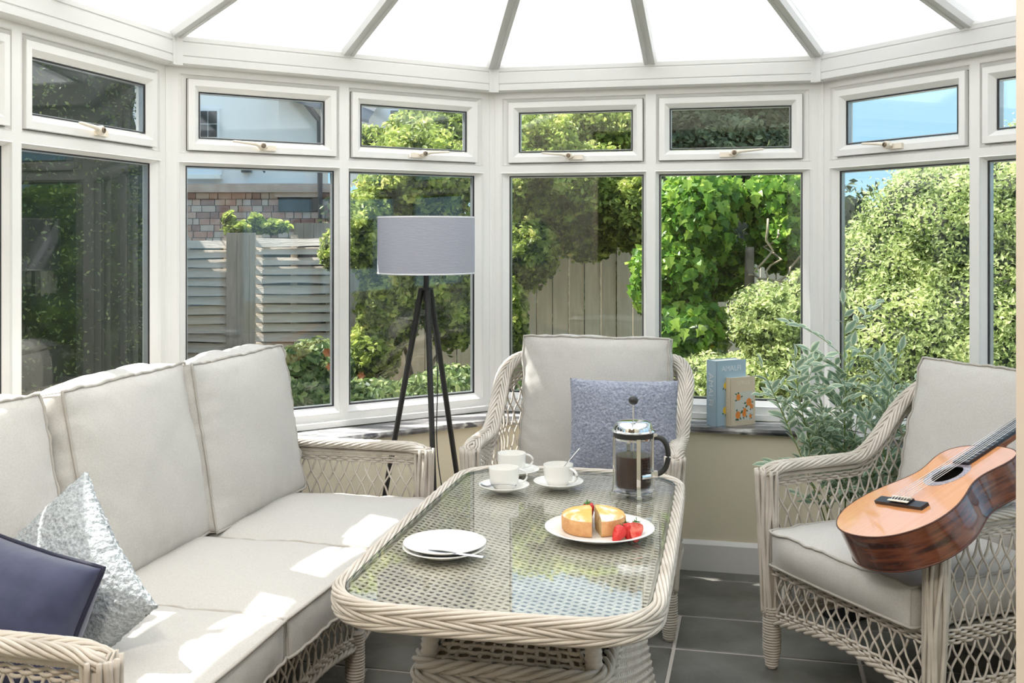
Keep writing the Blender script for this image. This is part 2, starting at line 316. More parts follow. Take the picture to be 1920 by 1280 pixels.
def make_window(num, A, B, m, ws, g, handles=()):
    """a facet from corner A to B; lights of widths ws between margins m and mullions g"""
    A = np.array(A); B = np.array(B); L = np.linalg.norm(B-A); t = (B-A)/L; n = np.array([t[1], -t[0]])
    rz = math.atan2(t[1], t[0]); root = empty('window_%d' % num, (A[0], A[1], SILL), rz); struct(root)
    fn = lambda s, nn, z: (s, -nn, z-SILL)           # local: x along, -y inwards
    zb, zt = SILL+.003, 1.965
    fr = MB(); gk = MB()
    # inner cill strip under the frame
    fr.box(((L)/2, -.004-.01, .014), (L-.004, .028, .022))
    s = 0; cells = []
    for i, w_ in enumerate(ws):
        l = m if i == 0 else g/2; r = m if i == len(ws)-1 else g/2
        cells.append((s, s+l+w_+r, l, r, w_)); s += l+w_+r
    k = L/s
    for i, (a, b, l, r, w_) in enumerate(cells):
        a, b, l, r = a*k, b*k, l*k, r*k
        # lower light: frame, bead, gasket, pane
        R = (a, b, zb+.02, TR); ins = (l, r, HC-zb-.02, TR-HB)
        ringvar(fr, R, ins, [(0, -.07), (0, 0), (.48, 0), (.60, .002), (.66, -.006), (1, -.024), (1, -.052), (.6, -.07), (0, -.07)], fn)
        G = (a+l, b-r, HC, HB)
        ring(gk, G, [(0, -.024), (.0045, -.0245), (.0045, -.028), (0, -.028)], fn)
        pn = MB(); pn.box(((G[0]+G[1])/2, .036, (G[2]+G[3])/2-SILL), (G[1]-G[0], .020, G[3]-G[2])); pn.build('pane', 'window_glass', root)
        sp = MB(); ring(sp, G, [(.001, -.0285), (.008, -.0285), (.008, -.045), (.001, -.045)], fn); sp.build('spacer_bar', 'spacer', root)
        # upper: fixed frame then an opening sash
        R = (a, b, TR, zt); ins = (l, r, .028, zt-HA)
        ringvar(fr, R, ins, [(0, -.07), (0, 0), (.55, 0), (.66, .002), (.72, -.005), (1, -.014), (1, -.05), (.6, -.07), (0, -.07)], fn)
        S = (a+l, b-r, TR+.028, HA); sh = MB()
        ring(gk, S, [(-.001, -.013), (.0015, -.013), (.0015, -.05), (-.001, -.05)], fn)
        ring(sh, (S[0]+.0015, S[1]-.0015, S[2]+.0005, S[3]-.002), [(0, -.05), (0, .006), (.0015, .008), (.024, .008), (.028, .004), (.043, -.012), (.043, -.05), (0, -.05)], fn)
        so = sh.build('vent_sash', 'upvc', root)
        G = (S[0]+.046, S[1]-.046, S[2]+.046, S[3]-.046)
        pn = MB(); pn.box(((G[0]+G[1])/2, .026, (G[2]+G[3])/2-SILL), (G[1]-G[0], .020, G[3]-G[2])); pn.build('pane', 'window_glass', so)
        g2 = MB(); ring(g2, G, [(0, -.012), (.004, -.0125), (.004, -.016), (0, -.016)], fn); g2.build('gasket', 'gasket', so)
        sp = MB(); ring(sp, G, [(.001, -.0165), (.007, -.0165), (.007, -.034), (.001, -.034)], fn); sp.build('spacer_bar', 'spacer', so)
        if i < len(handles) and handles[i]:
            sg = handles[i]; hc = (S[0]+S[1])/2+.02*sg; hz = S[2]+.026-SILL
            h = MB(); h.box((hc-.028*sg, -.013, hz-.006), (.062, .012, .020)); h.tube([(hc-.02*sg, -.022, hz-.003), (hc, -.030, hz), (hc+.03*sg, -.034, hz+.006), (hc+.11*sg, -.036, hz+.012), (hc+.118*sg, -.035, hz+.012)], [.006, .009, .007, .0045, .003], 10)
            h.lathe([(.0005, 0), (.015, 0), (.015, .018), (.012, .022), (.0005, .022)], k=18)
            hv = h.v[-1]; h.v[-1] = np.stack([hv[:, 0]+hc, -hv[:, 2]-.019, hv[:, 1]+hz], 1)
            ho = h.build('handle', 'handle_cream', so, smooth='auto')
            kk = MB(); kk.lathe([(.0005, 0), (.0095, 0), (.0095, .003), (.006, .004), (.006, .001), (.0005, .001)], k=18); hv = kk.v[0]; kk.v[0] = np.stack([hv[:, 0]+hc, -hv[:, 2]-.041, hv[:, 1]+hz], 1)
            kk.build('key_lock', 'key_brass', so)
    fr.build('frame', 'upvc', root); gk.build('gasket', 'gasket', root)
    return root
mA, gA = .0745, .0659
V0 = V2[1]-1.603*(V2[1]-V2[0])/np.linalg.norm(V2[1]-V2[0])
make_window(1, V2[0], V0, .0745, [1.0-.1], .066)
make_window(2, V0, V2[1], mA, [.694, .694], gA, (1, -1))
make_window(3, V2[1], V2[2], mA, [.594, .594], gA, (-1, 1))
make_window(4, V2[2], V2[3], mA, [.589, .589], gA, (-1, 1))
make_window(5, V2[3], V2[4], mA, [.616, .616], gA, (-1, -1))
ME = (V2[4]+V2[5])/2
make_window(6, V2[4], ME, mA, [.52, .52], gA, (-1, 1))
make_window(7, ME, V2[5], mA, [.52, .52], gA, (-1, 1))
# corner posts
for i in (1, 2, 3, 4):
    mb = MB(); p = V2[i]; q = offset_path(-.085)[i]; t = V2[i]-V2[i-1]; t /= np.linalg.norm(t); t2 = V2[i+1]-V2[i]; t2 /= np.linalg.norm(t2)
    n1 = -np.array([t[1], -t[0]]); n2 = -np.array([t2[1], -t2[0]]); c = p-(n1+n2)*.003
    mb.prism([tuple(c), tuple(p-t*.012-n1*.003), tuple(p-t*.012+n1*.07), tuple(q), tuple(p+t2*.012+n2*.07), tuple(p+t2*.012-n2*.003)][::-1], SILL, 1.966)
    o = mb.build('trim_%d' % (i+14), 'upvc'); struct(o); o['label'] = 'white window corner post'
mb = MB(); c = V0; tt = V2[1]-V2[0]; tt = tt/np.linalg.norm(tt)

# roof ---------------------------------------------------------------
roof = empty('ceiling'); struct(roof)
hub = PQ(-.44, 2.80, 2.68); ridge_end = PQ(-.44, .60, 2.68)
EZ = 2.085
def ev(i, j=None, f=0, d=.0):
    o = offset_path(d); a = Vector((*o[i], EZ)); 
    if j is None: return a
    b = Vector((*o[j], EZ)); return a.lerp(b, f)
def bar(a, b, w_=.062, h=.045):
    mb = MB(); a = Vector(a); b = Vector(b); d = (b-a).normalized(); sx = d.cross(Vector((0, 0, 1))).normalized(); up = sx.cross(d)
    pr = [(-w_/2, .0), (-w_/2, -h*.55), (-w_*.36, -h), (-w_*.12, -h), (-w_*.10, -h*.92), (w_*.10, -h*.92), (w_*.12, -h), (w_*.36, -h), (w_/2, -h*.55), (w_/2, 0)]
    v = [tuple(a+sx*x+up*y) for x, y in pr]+[tuple(b+sx*x+up*y) for x, y in pr]; k = len(pr)
    mb.add(v, [[[j, (j+1) % k, k+(j+1) % k, k+j] for j in range(k)], [list(range(k))[::-1]], [list(range(k, 2*k))]])
    return mb.build('glazing_bar', 'bar_grey', roof)
feet = []
q0 = 1.2
# left side bars meet the ridge square on
L0, L1 = ev(0), ev(1); R4, R5 = ev(4), ev(5)
ridge = lambda q: PQ(-.44, q, 2.68)
qs = [.62, 1.35, 2.08]
left = [PQ(-2.12, q, EZ) for q in qs]; right = [PQ(1.24, q, EZ) for q in qs]
feet = [ev(1), ev(1, 2, .5), ev(2), ev(2, 3, .5), ev(3), ev(3, 4, .5), ev(4)]
for f in feet: bar(f, hub)
for q, l, r in zip(qs, left, right): bar(l, ridge(q)); bar(r, ridge(q))
lm, rm = PQ(-2.12, 2.80, EZ), PQ(1.24, 2.80, EZ)
bar(lm, hub); bar(rm, hub)
rb = MB(); rb.tube([hub+(hub-ridge_end).normalized()*.05, ridge_end], .05, 8); rb.build('ridge_beam', 'bar_grey', roof)
def sheet(pts):
    mb = MB(); n = len(pts); pts = [Vector(p) for p in pts]; nn = (pts[1]-pts[0]).cross(pts[2]-pts[0]).normalized()
    if nn.z < 0: nn = -nn
    v = [tuple(p+nn*.001) for p in pts]+[tuple(p+nn*.026) for p in pts]
    # one translucent skin under, one over (twin wall sheet is about 25 mm)
    mb.add(v[:n], [[list(range(n))]]); return mb.build('roof_panel', 'roof_sheet', roof)
out = lambda p: p+(Vector((p.x, p.y, 0))-Vector((hub.x, hub.y, 0))).normalized()*.10+Vector((0, 0, -.03))
for a, b in zip(feet[:-1], feet[1:]): sheet([out(a), out(b), hub])
for l, pts in ((left, (lm, feet[0])), (right, (rm, feet[-1]))):
    for i in range(2): sheet([out(l[i]), out(l[i+1]), ridge(qs[i+1]), ridge(qs[i])])
    sheet([out(l[2]), out(pts[0]), hub, ridge(qs[2])]); sheet([out(pts[0]), out(pts[1]), hub])

# floor ---------------------------------------------------------------
fl = MB(); inner = offset_path(.15); b0, b1 = PQ(-2.2, -2.6), PQ(1.4, -2.6)
fl.prism([tuple(p) for p in inner]+[(b1.x, b1.y), (b0.x, b0.y)], -.3, -.0035); floor = struct(fl.build('floor', 'grout'))
rows = [.62, 1.0, 1.31, 1.72, 2.02, 2.40, 2.70, 3.088, 3.463, 3.768, 4.183, 4.6]
offs = [-.1, .25, -.3, .05, .2, -.2, -.02, .318, -.26, .1, -.35]
tmesh = {}
def inside(p, q):
    P = PQ(p, q); x = np.array([P.x, P.y]); o = offset_path(WALLIN-.35)
    for i in range(len(o)-1):
        t = o[i+1]-o[i]; n = np.array([t[1], -t[0]])
        if (x-o[i])@n < 0: return False
    return True
for (qa, qb), of in zip(zip(rows[:-1], rows[1:]), offs):
    h = qb-qa-.011
    if h not in tmesh:
        mb = MB(); a, b = .578-.011, h; z = .0; e = .003
        v = [(-a/2, -b/2, -.012), (a/2, -b/2, -.012), (a/2, b/2, -.012), (-a/2, b/2, -.012), (-a/2, -b/2, -e), (a/2, -b/2, -e), (a/2, b/2, -e), (-a/2, b/2, -e),
             (-a/2+e, -b/2+e, 0), (a/2-e, -b/2+e, 0), (a/2-e, b/2-e, 0), (-a/2+e, b/2-e, 0)]
        mb.add(v, [[[0, 3, 2, 1], [8, 9, 10, 11]], [[i, (i+1) % 4, 4+(i+1) % 4, 4+i] for i in range(4)], [[4+i, 4+(i+1) % 4, 8+(i+1) % 4, 8+i] for i in range(4)]])
        t0 = mb.build('floor_tile', 'slate', floor); tmesh[h] = t0.data; bpy.data.objects.remove(t0)
    p = of-.578*5+.289
    while p < 1.8:
        if inside(p, (qa+qb)/2) and -2.2 < p < 1.5:
            o = piece('floor_tile', tmesh[h], floor); o.location = PQ(p, (qa+qb)/2, random.uniform(-.001, .0)); o.rotation_euler = (random.uniform(-.002, .002), random.uniform(-.002, .002), -math.radians(13))
        p += .578
# the house wall the camera looks through, and the room behind it ------
def pqbox(name, p0, p1, q0, q1, z0, z1, m, label=None):
    mb = MB(); mb.prism([(p0, q0), (p1, q0), (p1, q1), (p0, q1)], z0, z1, lambda x, y, z: tuple(PQ(x, y, z))); o = struct(mb.build(name, m))
    if label: o['label'] = label
    return o
JX = -.0
jp = .1977     # right jamb
pqbox('wall_front', jp+.02, 1.5, .62, .87, 0, 3.0, 'cream_paint'); pqbox('wall_front_left', -2.4, -1.28, .62, .87, 0, 3.0, 'cream_paint'); pqbox('wall_front_top', -1.28, jp+.02, .62, .87, 2.15, 3.0, 'cream_paint')
pqbox('door_1', jp, jp+.02, .60, .89, 0, 2.15, 'jamb_paint', 'cream painted door jamb at the edge of the opening')
pqbox('wall_room_left', -2.4, -2.2, -2.6, .62, 0, 2.5, 'plaster'); pqbox('wall_room_right', 1.4, 1.6, -2.6, .62, 0, 2.5, 'plaster'); pqbox('wall_room_back', -2.4, 1.6, -2.8, -2.6, 0, 2.5, 'plaster')
pqbox('ceiling_room', -2.4, 1.6, -2.8, .62, 2.5, 2.6, 'plaster'); pqbox('floor_room', -2.2, 1.4, -2.6, .62, -.012, 0, 'oak_floor')
# ------------------------------------------------------------------ wicker
def upath(hw, hd, rc, n=400):
    """U seen from above: front left -> back -> front right, rounded back corners; returns points and arc lengths"""
    pts = [(-hw, -hd)]; pts += [(-hw, y) for y in np.linspace(-hd, hd-rc, 40)[1:]]
    pts += [(-hw+rc-rc*math.cos(a), hd-rc+rc*math.sin(a)) for a in np.linspace(0, PI/2, 16)[1:]]
    pts += [(x, hd) for x in np.linspace(-hw+rc, hw-rc, 60)[1:]]
    pts += [(hw-rc+rc*math.sin(a), hd-rc+rc*math.cos(a)) for a in np.linspace(0, PI/2, 16)[1:]]
    pts += [(hw, y) for y in np.linspace(hd-rc, -hd, 40)[1:]]
    P = np.array(pts); L = np.concatenate([[0], np.cumsum(np.linalg.norm(np.diff(P, axis=0), axis=1))]); return P, L
class Wall:
    """a wicker wall over a plan path: point(s, z, off)"""
    def __init__(s, P, L, flare=None): s.P = P; s.L = L; s.len = L[-1]; s.flare = flare
    def xy(s, t, off=0):
        t = np.clip(t, 0, s.len); x = np.interp(t, s.L, s.P[:, 0]); y = np.interp(t, s.L, s.P[:, 1])
        e = .01; dx = np.interp(t+e, s.L, s.P[:, 0])-np.interp(t-e, s.L, s.P[:, 0]); dy = np.interp(t+e, s.L, s.P[:, 1])-np.interp(t-e, s.L, s.P[:, 1])
        n = np.hypot(dx, dy)+1e-9; return x-dy/n*off, y+dx/n*off      # +off = outwards (path runs clockwise)
    def pt(s, t, z, off=0):
        f = s.flare(z) if s.flare else 0
        x, y = s.xy(t, off+f); return np.stack([x, y, np.broadcast_to(z, np.shape(x))], -1)
def rope(mb, center, r, n, pitch, rs, ex=1., ez=1., N=None, sides=6, hand=1, core=.75, widths=None):
    """n strands twisted round a path"""
    P = np.asarray(center, float); d = np.linalg.norm(np.diff(P, axis=0), axis=1); L = np.concatenate([[0], np.cumsum(d)]); N = N or int(L[-1]/.011)+4
    t = np.linspace(0, L[-1], N); Q = np.stack([np.interp(t, L, P[:, i]) for i in range(3)], 1); T = np.gradient(Q, axis=0); T /= np.linalg.norm(T, axis=1)[:, None]+1e-9
    ref = np.array([0, 0, 1.]) if abs(T[:, 2]).mean() < .9 else np.array([1., 0, 0])
    U = np.cross(T, ref); U /= np.linalg.norm(U, axis=1)[:, None]+1e-9; W = np.cross(U, T)
    for k in range(n):
        a = hand*2*PI*t/pitch+2*PI*k/n
        mb.tube(Q+U*(np.cos(a)*r*ex)[:, None]+W*(np.sin(a)*r*ez)[:, None], rs, sides)
    if core: mb.tube(Q, r*core, 6, ell=(ex, ez))
def lattice(mb, wall, z0, z1, s0, s1, pitch=.042, slope=2.0, r=.0035, wav=.0022):
    """crossing diagonal canes between two heights (z0, z1 functions of s)"""
    for fam in (1, -1):
        k0 = int(math.floor(s0/pitch))-14; k1 = int(math.ceil(s1/pitch))+14
        for k in range(k0, k1):
            sb = k*pitch+(pitch/2 if fam < 0 else 0)
            zz = np.arange(0, 1.0, .014); ss = sb+fam*zz/slope+wav*np.sin(2*PI*zz/(pitch*slope))*fam
            zb = z0(ss); zt = z1(ss); z = zz+z0(np.full_like(ss, np.clip(sb, s0, s1)))
            ok = (ss >= s0) & (ss <= s1) & (z <= zt+.006) & (z >= zb-.006)
            if ok.sum() < 3: continue
            i = np.where(ok)[0]; i = i[:np.argmax(np.diff(np.append(i, 10**6)) > 1)+1]
            if len(i) < 3: continue
            off = .0030*fam*np.cos(2*PI*zz/(pitch*slope))
            mb.tube(wall.pt(ss[i], z[i], off[i]), r, 5)
def band(mb, wall, zf, s0, s1, n=4, dz=.008, r=.0042, stake=.021, amp=.0045, down=True):
    """n rows of canes woven in and out"""
    s = np.arange(s0, s1, .0065)
    for j in range(n):
        z = zf(s)-(j*dz if down else -j*dz)
        off = amp*np.sin(2*PI*s/(2*stake)+PI*j)
        mb.tube(wall.pt(s, z, off), r, 5)
def post(mb, x, y, z0, z1, n=13, r=.027, rs=.0058, lean=(0, 0), top=None):
    """a corner post: a bundle of canes, running over into the arm"""
    for k in range(n):
        a = 2*PI*k/n; ph = k*1.3
        z = np.linspace(z0, z1, 26); t = (z-z0)/(z1-z0); rr = r*(1+.22*t**3)*(1-.2*(1-t)**4)
        sw = .5*np.sin(t*5+ph)
        mb.tube(np.stack([x+rr*np.cos(a+sw*.5)+lean[0]*t, y+rr*np.sin(a+sw*.5)+lean[1]*t, z], 1), rs, 6)
    mb.tube([(x, y, z0), (x+lean[0]*.9, y+lean[1]*.9, z1-.01)], r*.85, 8)
def ring_leg(z1, z0=.006, r0=.020, r1=.028, pitch=.0085):
    """turned leg bound with cane: ringed lathe"""
    pr = [(.0005, z0-.006), (.014, z0-.006), (r0*.8, z0)]; z = z0
    while z < z1:
        r = r0+(r1-r0)*min(1, (z-z0)/.05)
        for f, q in ((.0, .80), (.25, .97), (.5, 1.05), (.75, .97)): pr.append((r*q+.0*f, z+f*pitch))
        z += pitch
    pr.append((.0005, z)); return pr
def wicker_seat(name, label, cat, hw, hd, rc, zarm, zback, loc, rz, flat, rise, legs_x, zseat=.315, zbot=.165, group=None, dense=0):
    root = empty(name, loc, rz); tag(root, label, cat)
    if group: root['group'] = group
    P, L = upath(hw, hd, rc); W = Wall(P, L, flare=lambda z: .02*np.clip((np.asarray(z)-.3)/.5, 0, 1.2))
    S = W.len
    def zr(s):
        d = np.minimum(s, S-s); t = np.clip((d-flat)/rise, 0, 1); t = t*t*(3-2*t); return zarm+(zback-zarm)*t-.012*np.exp(-(d/.03)**2)
    # rim: a flat braid of two ropes with opposite twist, side by side
    s = np.linspace(.0, S, int(S/.02)); c = W.pt(s, zr(s), 0)
    c = np.concatenate([[c[0]+np.array([0, .0, -.03])], c, [c[-1]+np.array([0, 0, -.03])]])
    mb = MB(); rope(mb, W_off(c, -.013), .0135, 8, .26, .0046, 1.0, .85, hand=1, core=.85); rope(mb, W_off(c, .015), .0135, 8, .26, .0046, 1.0, .85, hand=-1, core=.85)
    mb.build('rim_braid', 'wicker', root, smooth=True)
    # binding bar beneath the rim and woven rows
    mb = MB(); s = np.arange(.03, S-.03, .0042); zz = zr(s)-.026
    cc = W.pt(s, zz, 0); rr = .0085+.0013*np.cos(np.arange(len(s))*PI); mb.tube(cc, rr, 8)
    mb.build('binding', 'wicker', root, smooth=True)
    mb = MB(); band(mb, W, lambda s: zr(s)-.042, .02, S-.02, n=3+dense)
    o = mb.build('woven_band', 'wicker', root, smooth=True, kind='stuff')
    # diamond lattice from the seat up
    mb = MB(); lattice(mb, W, lambda s: np.full_like(s, zseat), lambda s: zr(s)-.05-.006*dense, .02, S-.02)
    mb.build('lattice', 'wicker', root, smooth=True, kind='stuff')
    # seat level band all round, lattice apron below, bottom braid; front side too
    F = np.array([(-hw, -hd), (hw, -hd)]); 
    ring_pts = np.concatenate([P, [(x, -hd) for x in np.linspace(hw, -hw, 30)[1:]]]); RL = np.concatenate([[0], np.cumsum(np.linalg.norm(np.diff(ring_pts, axis=0), axis=1))])
    WR = Wall(ring_pts, RL); T = RL[-1]
    mb = MB(); band(mb, WR, lambda s: np.full_like(s, zseat+.012), .0, T, n=5)
    mb.build('seat_rail', 'wicker', root, smooth=True, kind='stuff')
    # the apron arches between the legs
    lx = sorted(legs_x); stops = [0]+[S]+[S+(hw-x) for x in lx[::-1][1:-1]]+[T]
    def zb(s):
        s = np.asarray(s, float); o = np.full_like(s, zbot)
        for a, b in zip(stops[:-1], stops[1:]):
            m = (s >= a) & (s <= b)
            if b-a < 1.2: o = np.where(m, zbot-.012+.035*np.sin(PI*(s-a)/(b-a)), o)
        return o
    mb = MB(); lattice(mb, WR, zb, lambda s: np.full_like(s, zseat-.02), 0, T, pitch=.044, slope=1.7)
    mb.build('apron_lattice', 'wicker', root, smooth=True, kind='stuff')
    mb = MB(); band(mb, WR, lambda s: zb(s)+.022, 0, T, n=3, dz=.009, r=.0048); s = np.linspace(0, T, int(T/.02)); rope(mb, WR.pt(s, zb(s)-.008, 0), .007, 3, .11, .0058, core=.6)
    mb.build('apron_braid', 'wicker', root, smooth=True)
    # seat deck
    mb = MB(); mb.box((0, .0, zseat-.004), (2*hw-.02, 2*hd-.03, .012)); mb.build('seat_deck', 'wicker_dark', root)
    # posts and legs
    for sx in (-1, 1):
        mb = MB(); post(mb, sx*hw, -hd, zbot, zarm-.006, lean=(sx*.016, 0)); mb.build('front_post', 'wicker', root, smooth=True)
    for x in legs_x:
        for y in (-hd+.004, hd-.02):
            mb = MB(); xx = x if abs(x) < hw-.05 else math.copysign(hw-(.004 if y < 0 else rc*.3), x)
            mb.lathe(ring_leg(zbot+.02), (xx, y if y < 0 else y-(rc*.0), 0), 16); mb.build('leg', 'wicker', root, smooth=True)
    return root
def W_off(c, d):
    T = np.gradient(c, axis=0); T[:, 2] = 0; T /= np.linalg.norm(T, axis=1)[:, None]+1e-9
    return c+np.stack([-T[:, 1], T[:, 0], np.zeros(len(c))], 1)*d
A13 = -math.radians(13)
lo = PQ(-.61, 3.86); back_chair = wicker_seat('wicker_armchair', 'pale wicker armchair behind the table, facing the room, backed against the window sill', 'armchair', .335, .345, .20, .615, .86, (lo.x, lo.y, 0), A13, .24, .42, (-.335, .335), dense=4)
right_chair = wicker_seat('wicker_armchair', 'pale wicker armchair holding the guitar, beside the leafy plant', 'armchair', .327, .35, .18, .618, .88, (1.254, 3.122, 0), math.radians(-65.8), .34, .36, (-.327, .327))
lo = PQ(-1.505, 2.595); sofa = wicker_seat('wicker_sofa', 'long pale wicker three-seat sofa under the left windows', 'sofa', .92, .375, .16, .600, .80, (lo.x, lo.y, 0), math.radians(77), .50, .34, (-.92, -.29, .29, .92))

# ------------------------------------------------------------------ cushions
def grid_ball(n, fn):
    """cube-sphere of n cuts mapped by fn(x, y, z) on arrays in [-1, 1]"""
    g = np.linspace(-1, 1, n+1); V = []; F = []; key = {}; 
    allv = []; quads = []
    for ax in range(3):
        for s in (-1, 1):
            u, v = np.meshgrid(g, g, indexing='ij'); p = np.zeros((n+1, n+1, 3)); p[..., ax] = s; p[..., (ax+1) % 3] = u; p[..., (ax+2) % 3] = v
            base = len(allv)*(n+1)**2; allv.append(p.reshape(-1, 3)); i, j = np.meshgrid(range(n), range(n), indexing='ij'); a = base+i*(n+1)+j
            q = np.stack([a, a+n+1, a+n+2, a+1], -1).reshape(-1, 4); quads.append(q if s > 0 else q[:, ::-1])
    A = np.concatenate(allv); K = np.round(A*10**4).astype(int); u_, idx, inv = np.unique(K, axis=0, return_index=True, return_inverse=True)
    inv = inv.ravel(); Q = inv[np.concatenate(quads)]; return fn(A[idx]), Q
def cushion_map(a, b, h, crown, bulge=.02, rnd=.10, noisea=.004, seed=0, sag=0, pinch=0, wr=.0):
    def fn(A):
        x, y, z = A[:, 0], A[:, 1], A[:, 2]
        X = x*np.sqrt(1-rnd*y*y/2)/np.sqrt(1-rnd/2)**.5; Y = y*np.sqrt(1-rnd*x*x/2)/np.sqrt(1-rnd/2)**.5
        ex = 1-np.abs(x)**4; ey = 1-np.abs(y)**4
        side = 1-z*z
        X = X*a+np.sign(x)*(np.abs(x) > .999)*bulge*side*ey; Y = Y*b+np.sign(y)*(np.abs(y) > .999)*bulge*side*ex
        X = X*(1-pinch*(1-y*y)*.5); Y = Y*(1-pinch*(1-x*x)*.5)
        hh = h*(1-.12*(1-ex*ey))
        Z = z*hh+z*crown*((1-x*x)*(1-y*y))**.6
        out = np.stack([X, Y, Z], 1)
        for i in range(len(out)):
            p = out[i]; q = Vector((p[0]*6+seed, p[1]*6, p[2]*6)); nv = noise.noise(q)*noisea+noise.noise(q*2.7)*noisea*.4
            e = max(abs(x[i]), abs(y[i]))
            if wr: nv += wr*noise.noise(Vector((p[0]*34+seed, p[1]*34, 0)))*max(0, e-.55)*1.6
            out[i, 2] += nv*(1 if z[i] > 0 else -.5)
            if abs(x[i]) > .99: out[i, 0] += nv*np.sign(x[i])
            if abs(y[i]) > .99: out[i, 1] += nv*.8
        return out
    return fn
def cushion(name, label, cat, a, b, h, crown, mtx, m='linen', pm='linen_piping', n=30, seed=0, group=None, piping=(1, -1), **k):
    fn = cushion_map(a, b, h, crown, seed=seed, **k); V, Q = grid_ball(n, fn)
    mb = MB(); mb.add(V, [Q]); o = mb.build(name, m, smooth=True); tag(o, label, cat, group); o.matrix_world = mtx
    sub = o.modifiers.new('smooth', 'SUBSURF'); sub.levels = 1; sub.render_levels = 1
    g = np.linspace(-1, 1, 41)[:-1]; one = np.ones(40)
    for s in piping:
        e = np.concatenate([np.stack([g, -one, one*s], 1), np.stack([one, g, one*s], 1), np.stack([-g, one, one*s], 1), np.stack([-one, -g, one*s], 1)])
        P = fn(e); d = P.copy(); d[:, 2] = 0; P = P*(1+.004/np.maximum(.1, np.linalg.norm(d, axis=1)))[:, None]; P[:, 2] += -s*.002
        pb = MB(); pb.tube(P, .0042, 6, closed=True); pb.build('piping', pm, o, smooth=True)
    # seams at the corners of the boxing
    if len(piping) == 2:
        for cx_, cy_ in ((1, 1), (1, -1), (-1, 1), (-1, -1)):
            zz = np.linspace(1, -1, 9); P = fn(np.stack([zz*0+cx_, zz*0+cy_, zz], 1)); P[:, :2] *= 1.002; sb = MB(); sb.tube(P, .0014, 5); sb.build('corner_seam', pm, o)
    return o
def pillow(name, label, a, b, h, mtx, m, pm=None, n=56, seed=0, group=None, pointy=.07, rough=.004, rs=40, sagx=0):
    def fn(A):
        x, y, z = A[:, 0], A[:, 1], A[:, 2]
        t = np.maximum(0, (1-np.abs(x)**2.4))*np.maximum(0, (1-np.abs(y)**2.4)); th = t**.55
        X = x*a*(1-pointy*(1-y*y)); Y = y*b*(1-pointy*(1-x*x)); zz = np.sign(z)*np.where(np.abs(z) > .999, 1, np.abs(z))
        Z = z*(h*th+.006)
        out = np.stack([X, Y, Z], 1)
        for i in range(len(out)):
            p = out[i]; q = Vector((p[0]*rs+seed, p[1]*rs, p[2]*rs)); f = noise.noise(q)*rough+noise.noise(Vector((p[0]*7+seed, p[1]*7, 1)))*.012*t[i]
            if z[i] > -.5: out[i, 2] += f
            else: out[i, 2] -= f
            out[i, 2] -= sagx*(p[0]/a)**2
            if abs(x[i]) > .95 or abs(y[i]) > .95: out[i, 0] += noise.noise(q*1.7)*rough; out[i, 1] += noise.noise(q*1.3)*rough
        return out
    V, Q = grid_ball(n, fn); mb = MB(); mb.add(V, [Q]); o = mb.build(name, m, smooth=True); tag(o, label, 'cushion', group); o.matrix_world = mtx
    if pm:
        g = np.linspace(-1, 1, 31)[:-1]; one = np.ones(30); e = np.concatenate([np.stack([g, -one, 0*one], 1), np.stack([one, g, 0*one], 1), np.stack([-g, one, 0*one], 1), np.stack([-one, -g, 0*one], 1)])
        P = fn(e); P = P*1.008; pb = MB(); pb.tube(P, .0055, 8, closed=True); pb.build('piping', pm, o, smooth=True)
    return o
def frame_mtx(loc, xdir, ydir):
    x = Vector(xdir).normalized(); y = Vector(ydir); y = (y-x*y.dot(x)).normalized(); z = x.cross(y)
    m = Matrix((x, y, z)).transposed().to_4x4(); m.translation = Vector(loc); return m
E1 = Vector((C13, -S13, 0)); E2 = Vector((S13, C13, 0)); UP = Vector((0, 0, 1))
# sofa seat cushions: along E2, front edge p -1.09
SZ = .385
for i, (q, lab) in enumerate(((2.035, 'grey linen sofa seat cushion nearest the camera, under the navy cushion'), (2.605, 'grey linen sofa seat cushion in the middle of the three'), (3.175, 'grey linen sofa seat cushion at the far end beside the lamp'))):
    cushion('seat_cushion', lab, 'cushion', .385, .283, .056, .018, frame_mtx(PQ(-1.465, q, SZ), E1, E2), seed=i*3.1, bulge=.008, rnd=.07, noisea=.005, group='sofa seat cushions', wr=.006)
# sofa back cushions, leaning a little: local x along E2, local y up, z towards the seat (+E1)
for i, (q, p, dq, lean, lab) in enumerate(((1.975, -1.73, .02, .20, 'grey linen back cushion nearest the camera, behind the two scatter cushions'), (2.605, -1.70, -.02, .19, 'grey linen back cushion in the middle of the sofa, piped side facing the camera'), (3.180, -1.665, .03, .17, 'grey linen back cushion at the far end of the sofa beside the lamp'))):
    xd = E2+E1*dq; yd = UP-E1*lean
    cushion('back_cushion', lab, 'cushion', .294, .254, .070, .046, frame_mtx(PQ(p, q, .690), xd, yd), seed=20+i*7, bulge=.028, rnd=.03, noisea=.008, group='sofa back cushions', wr=.010, pinch=.03)
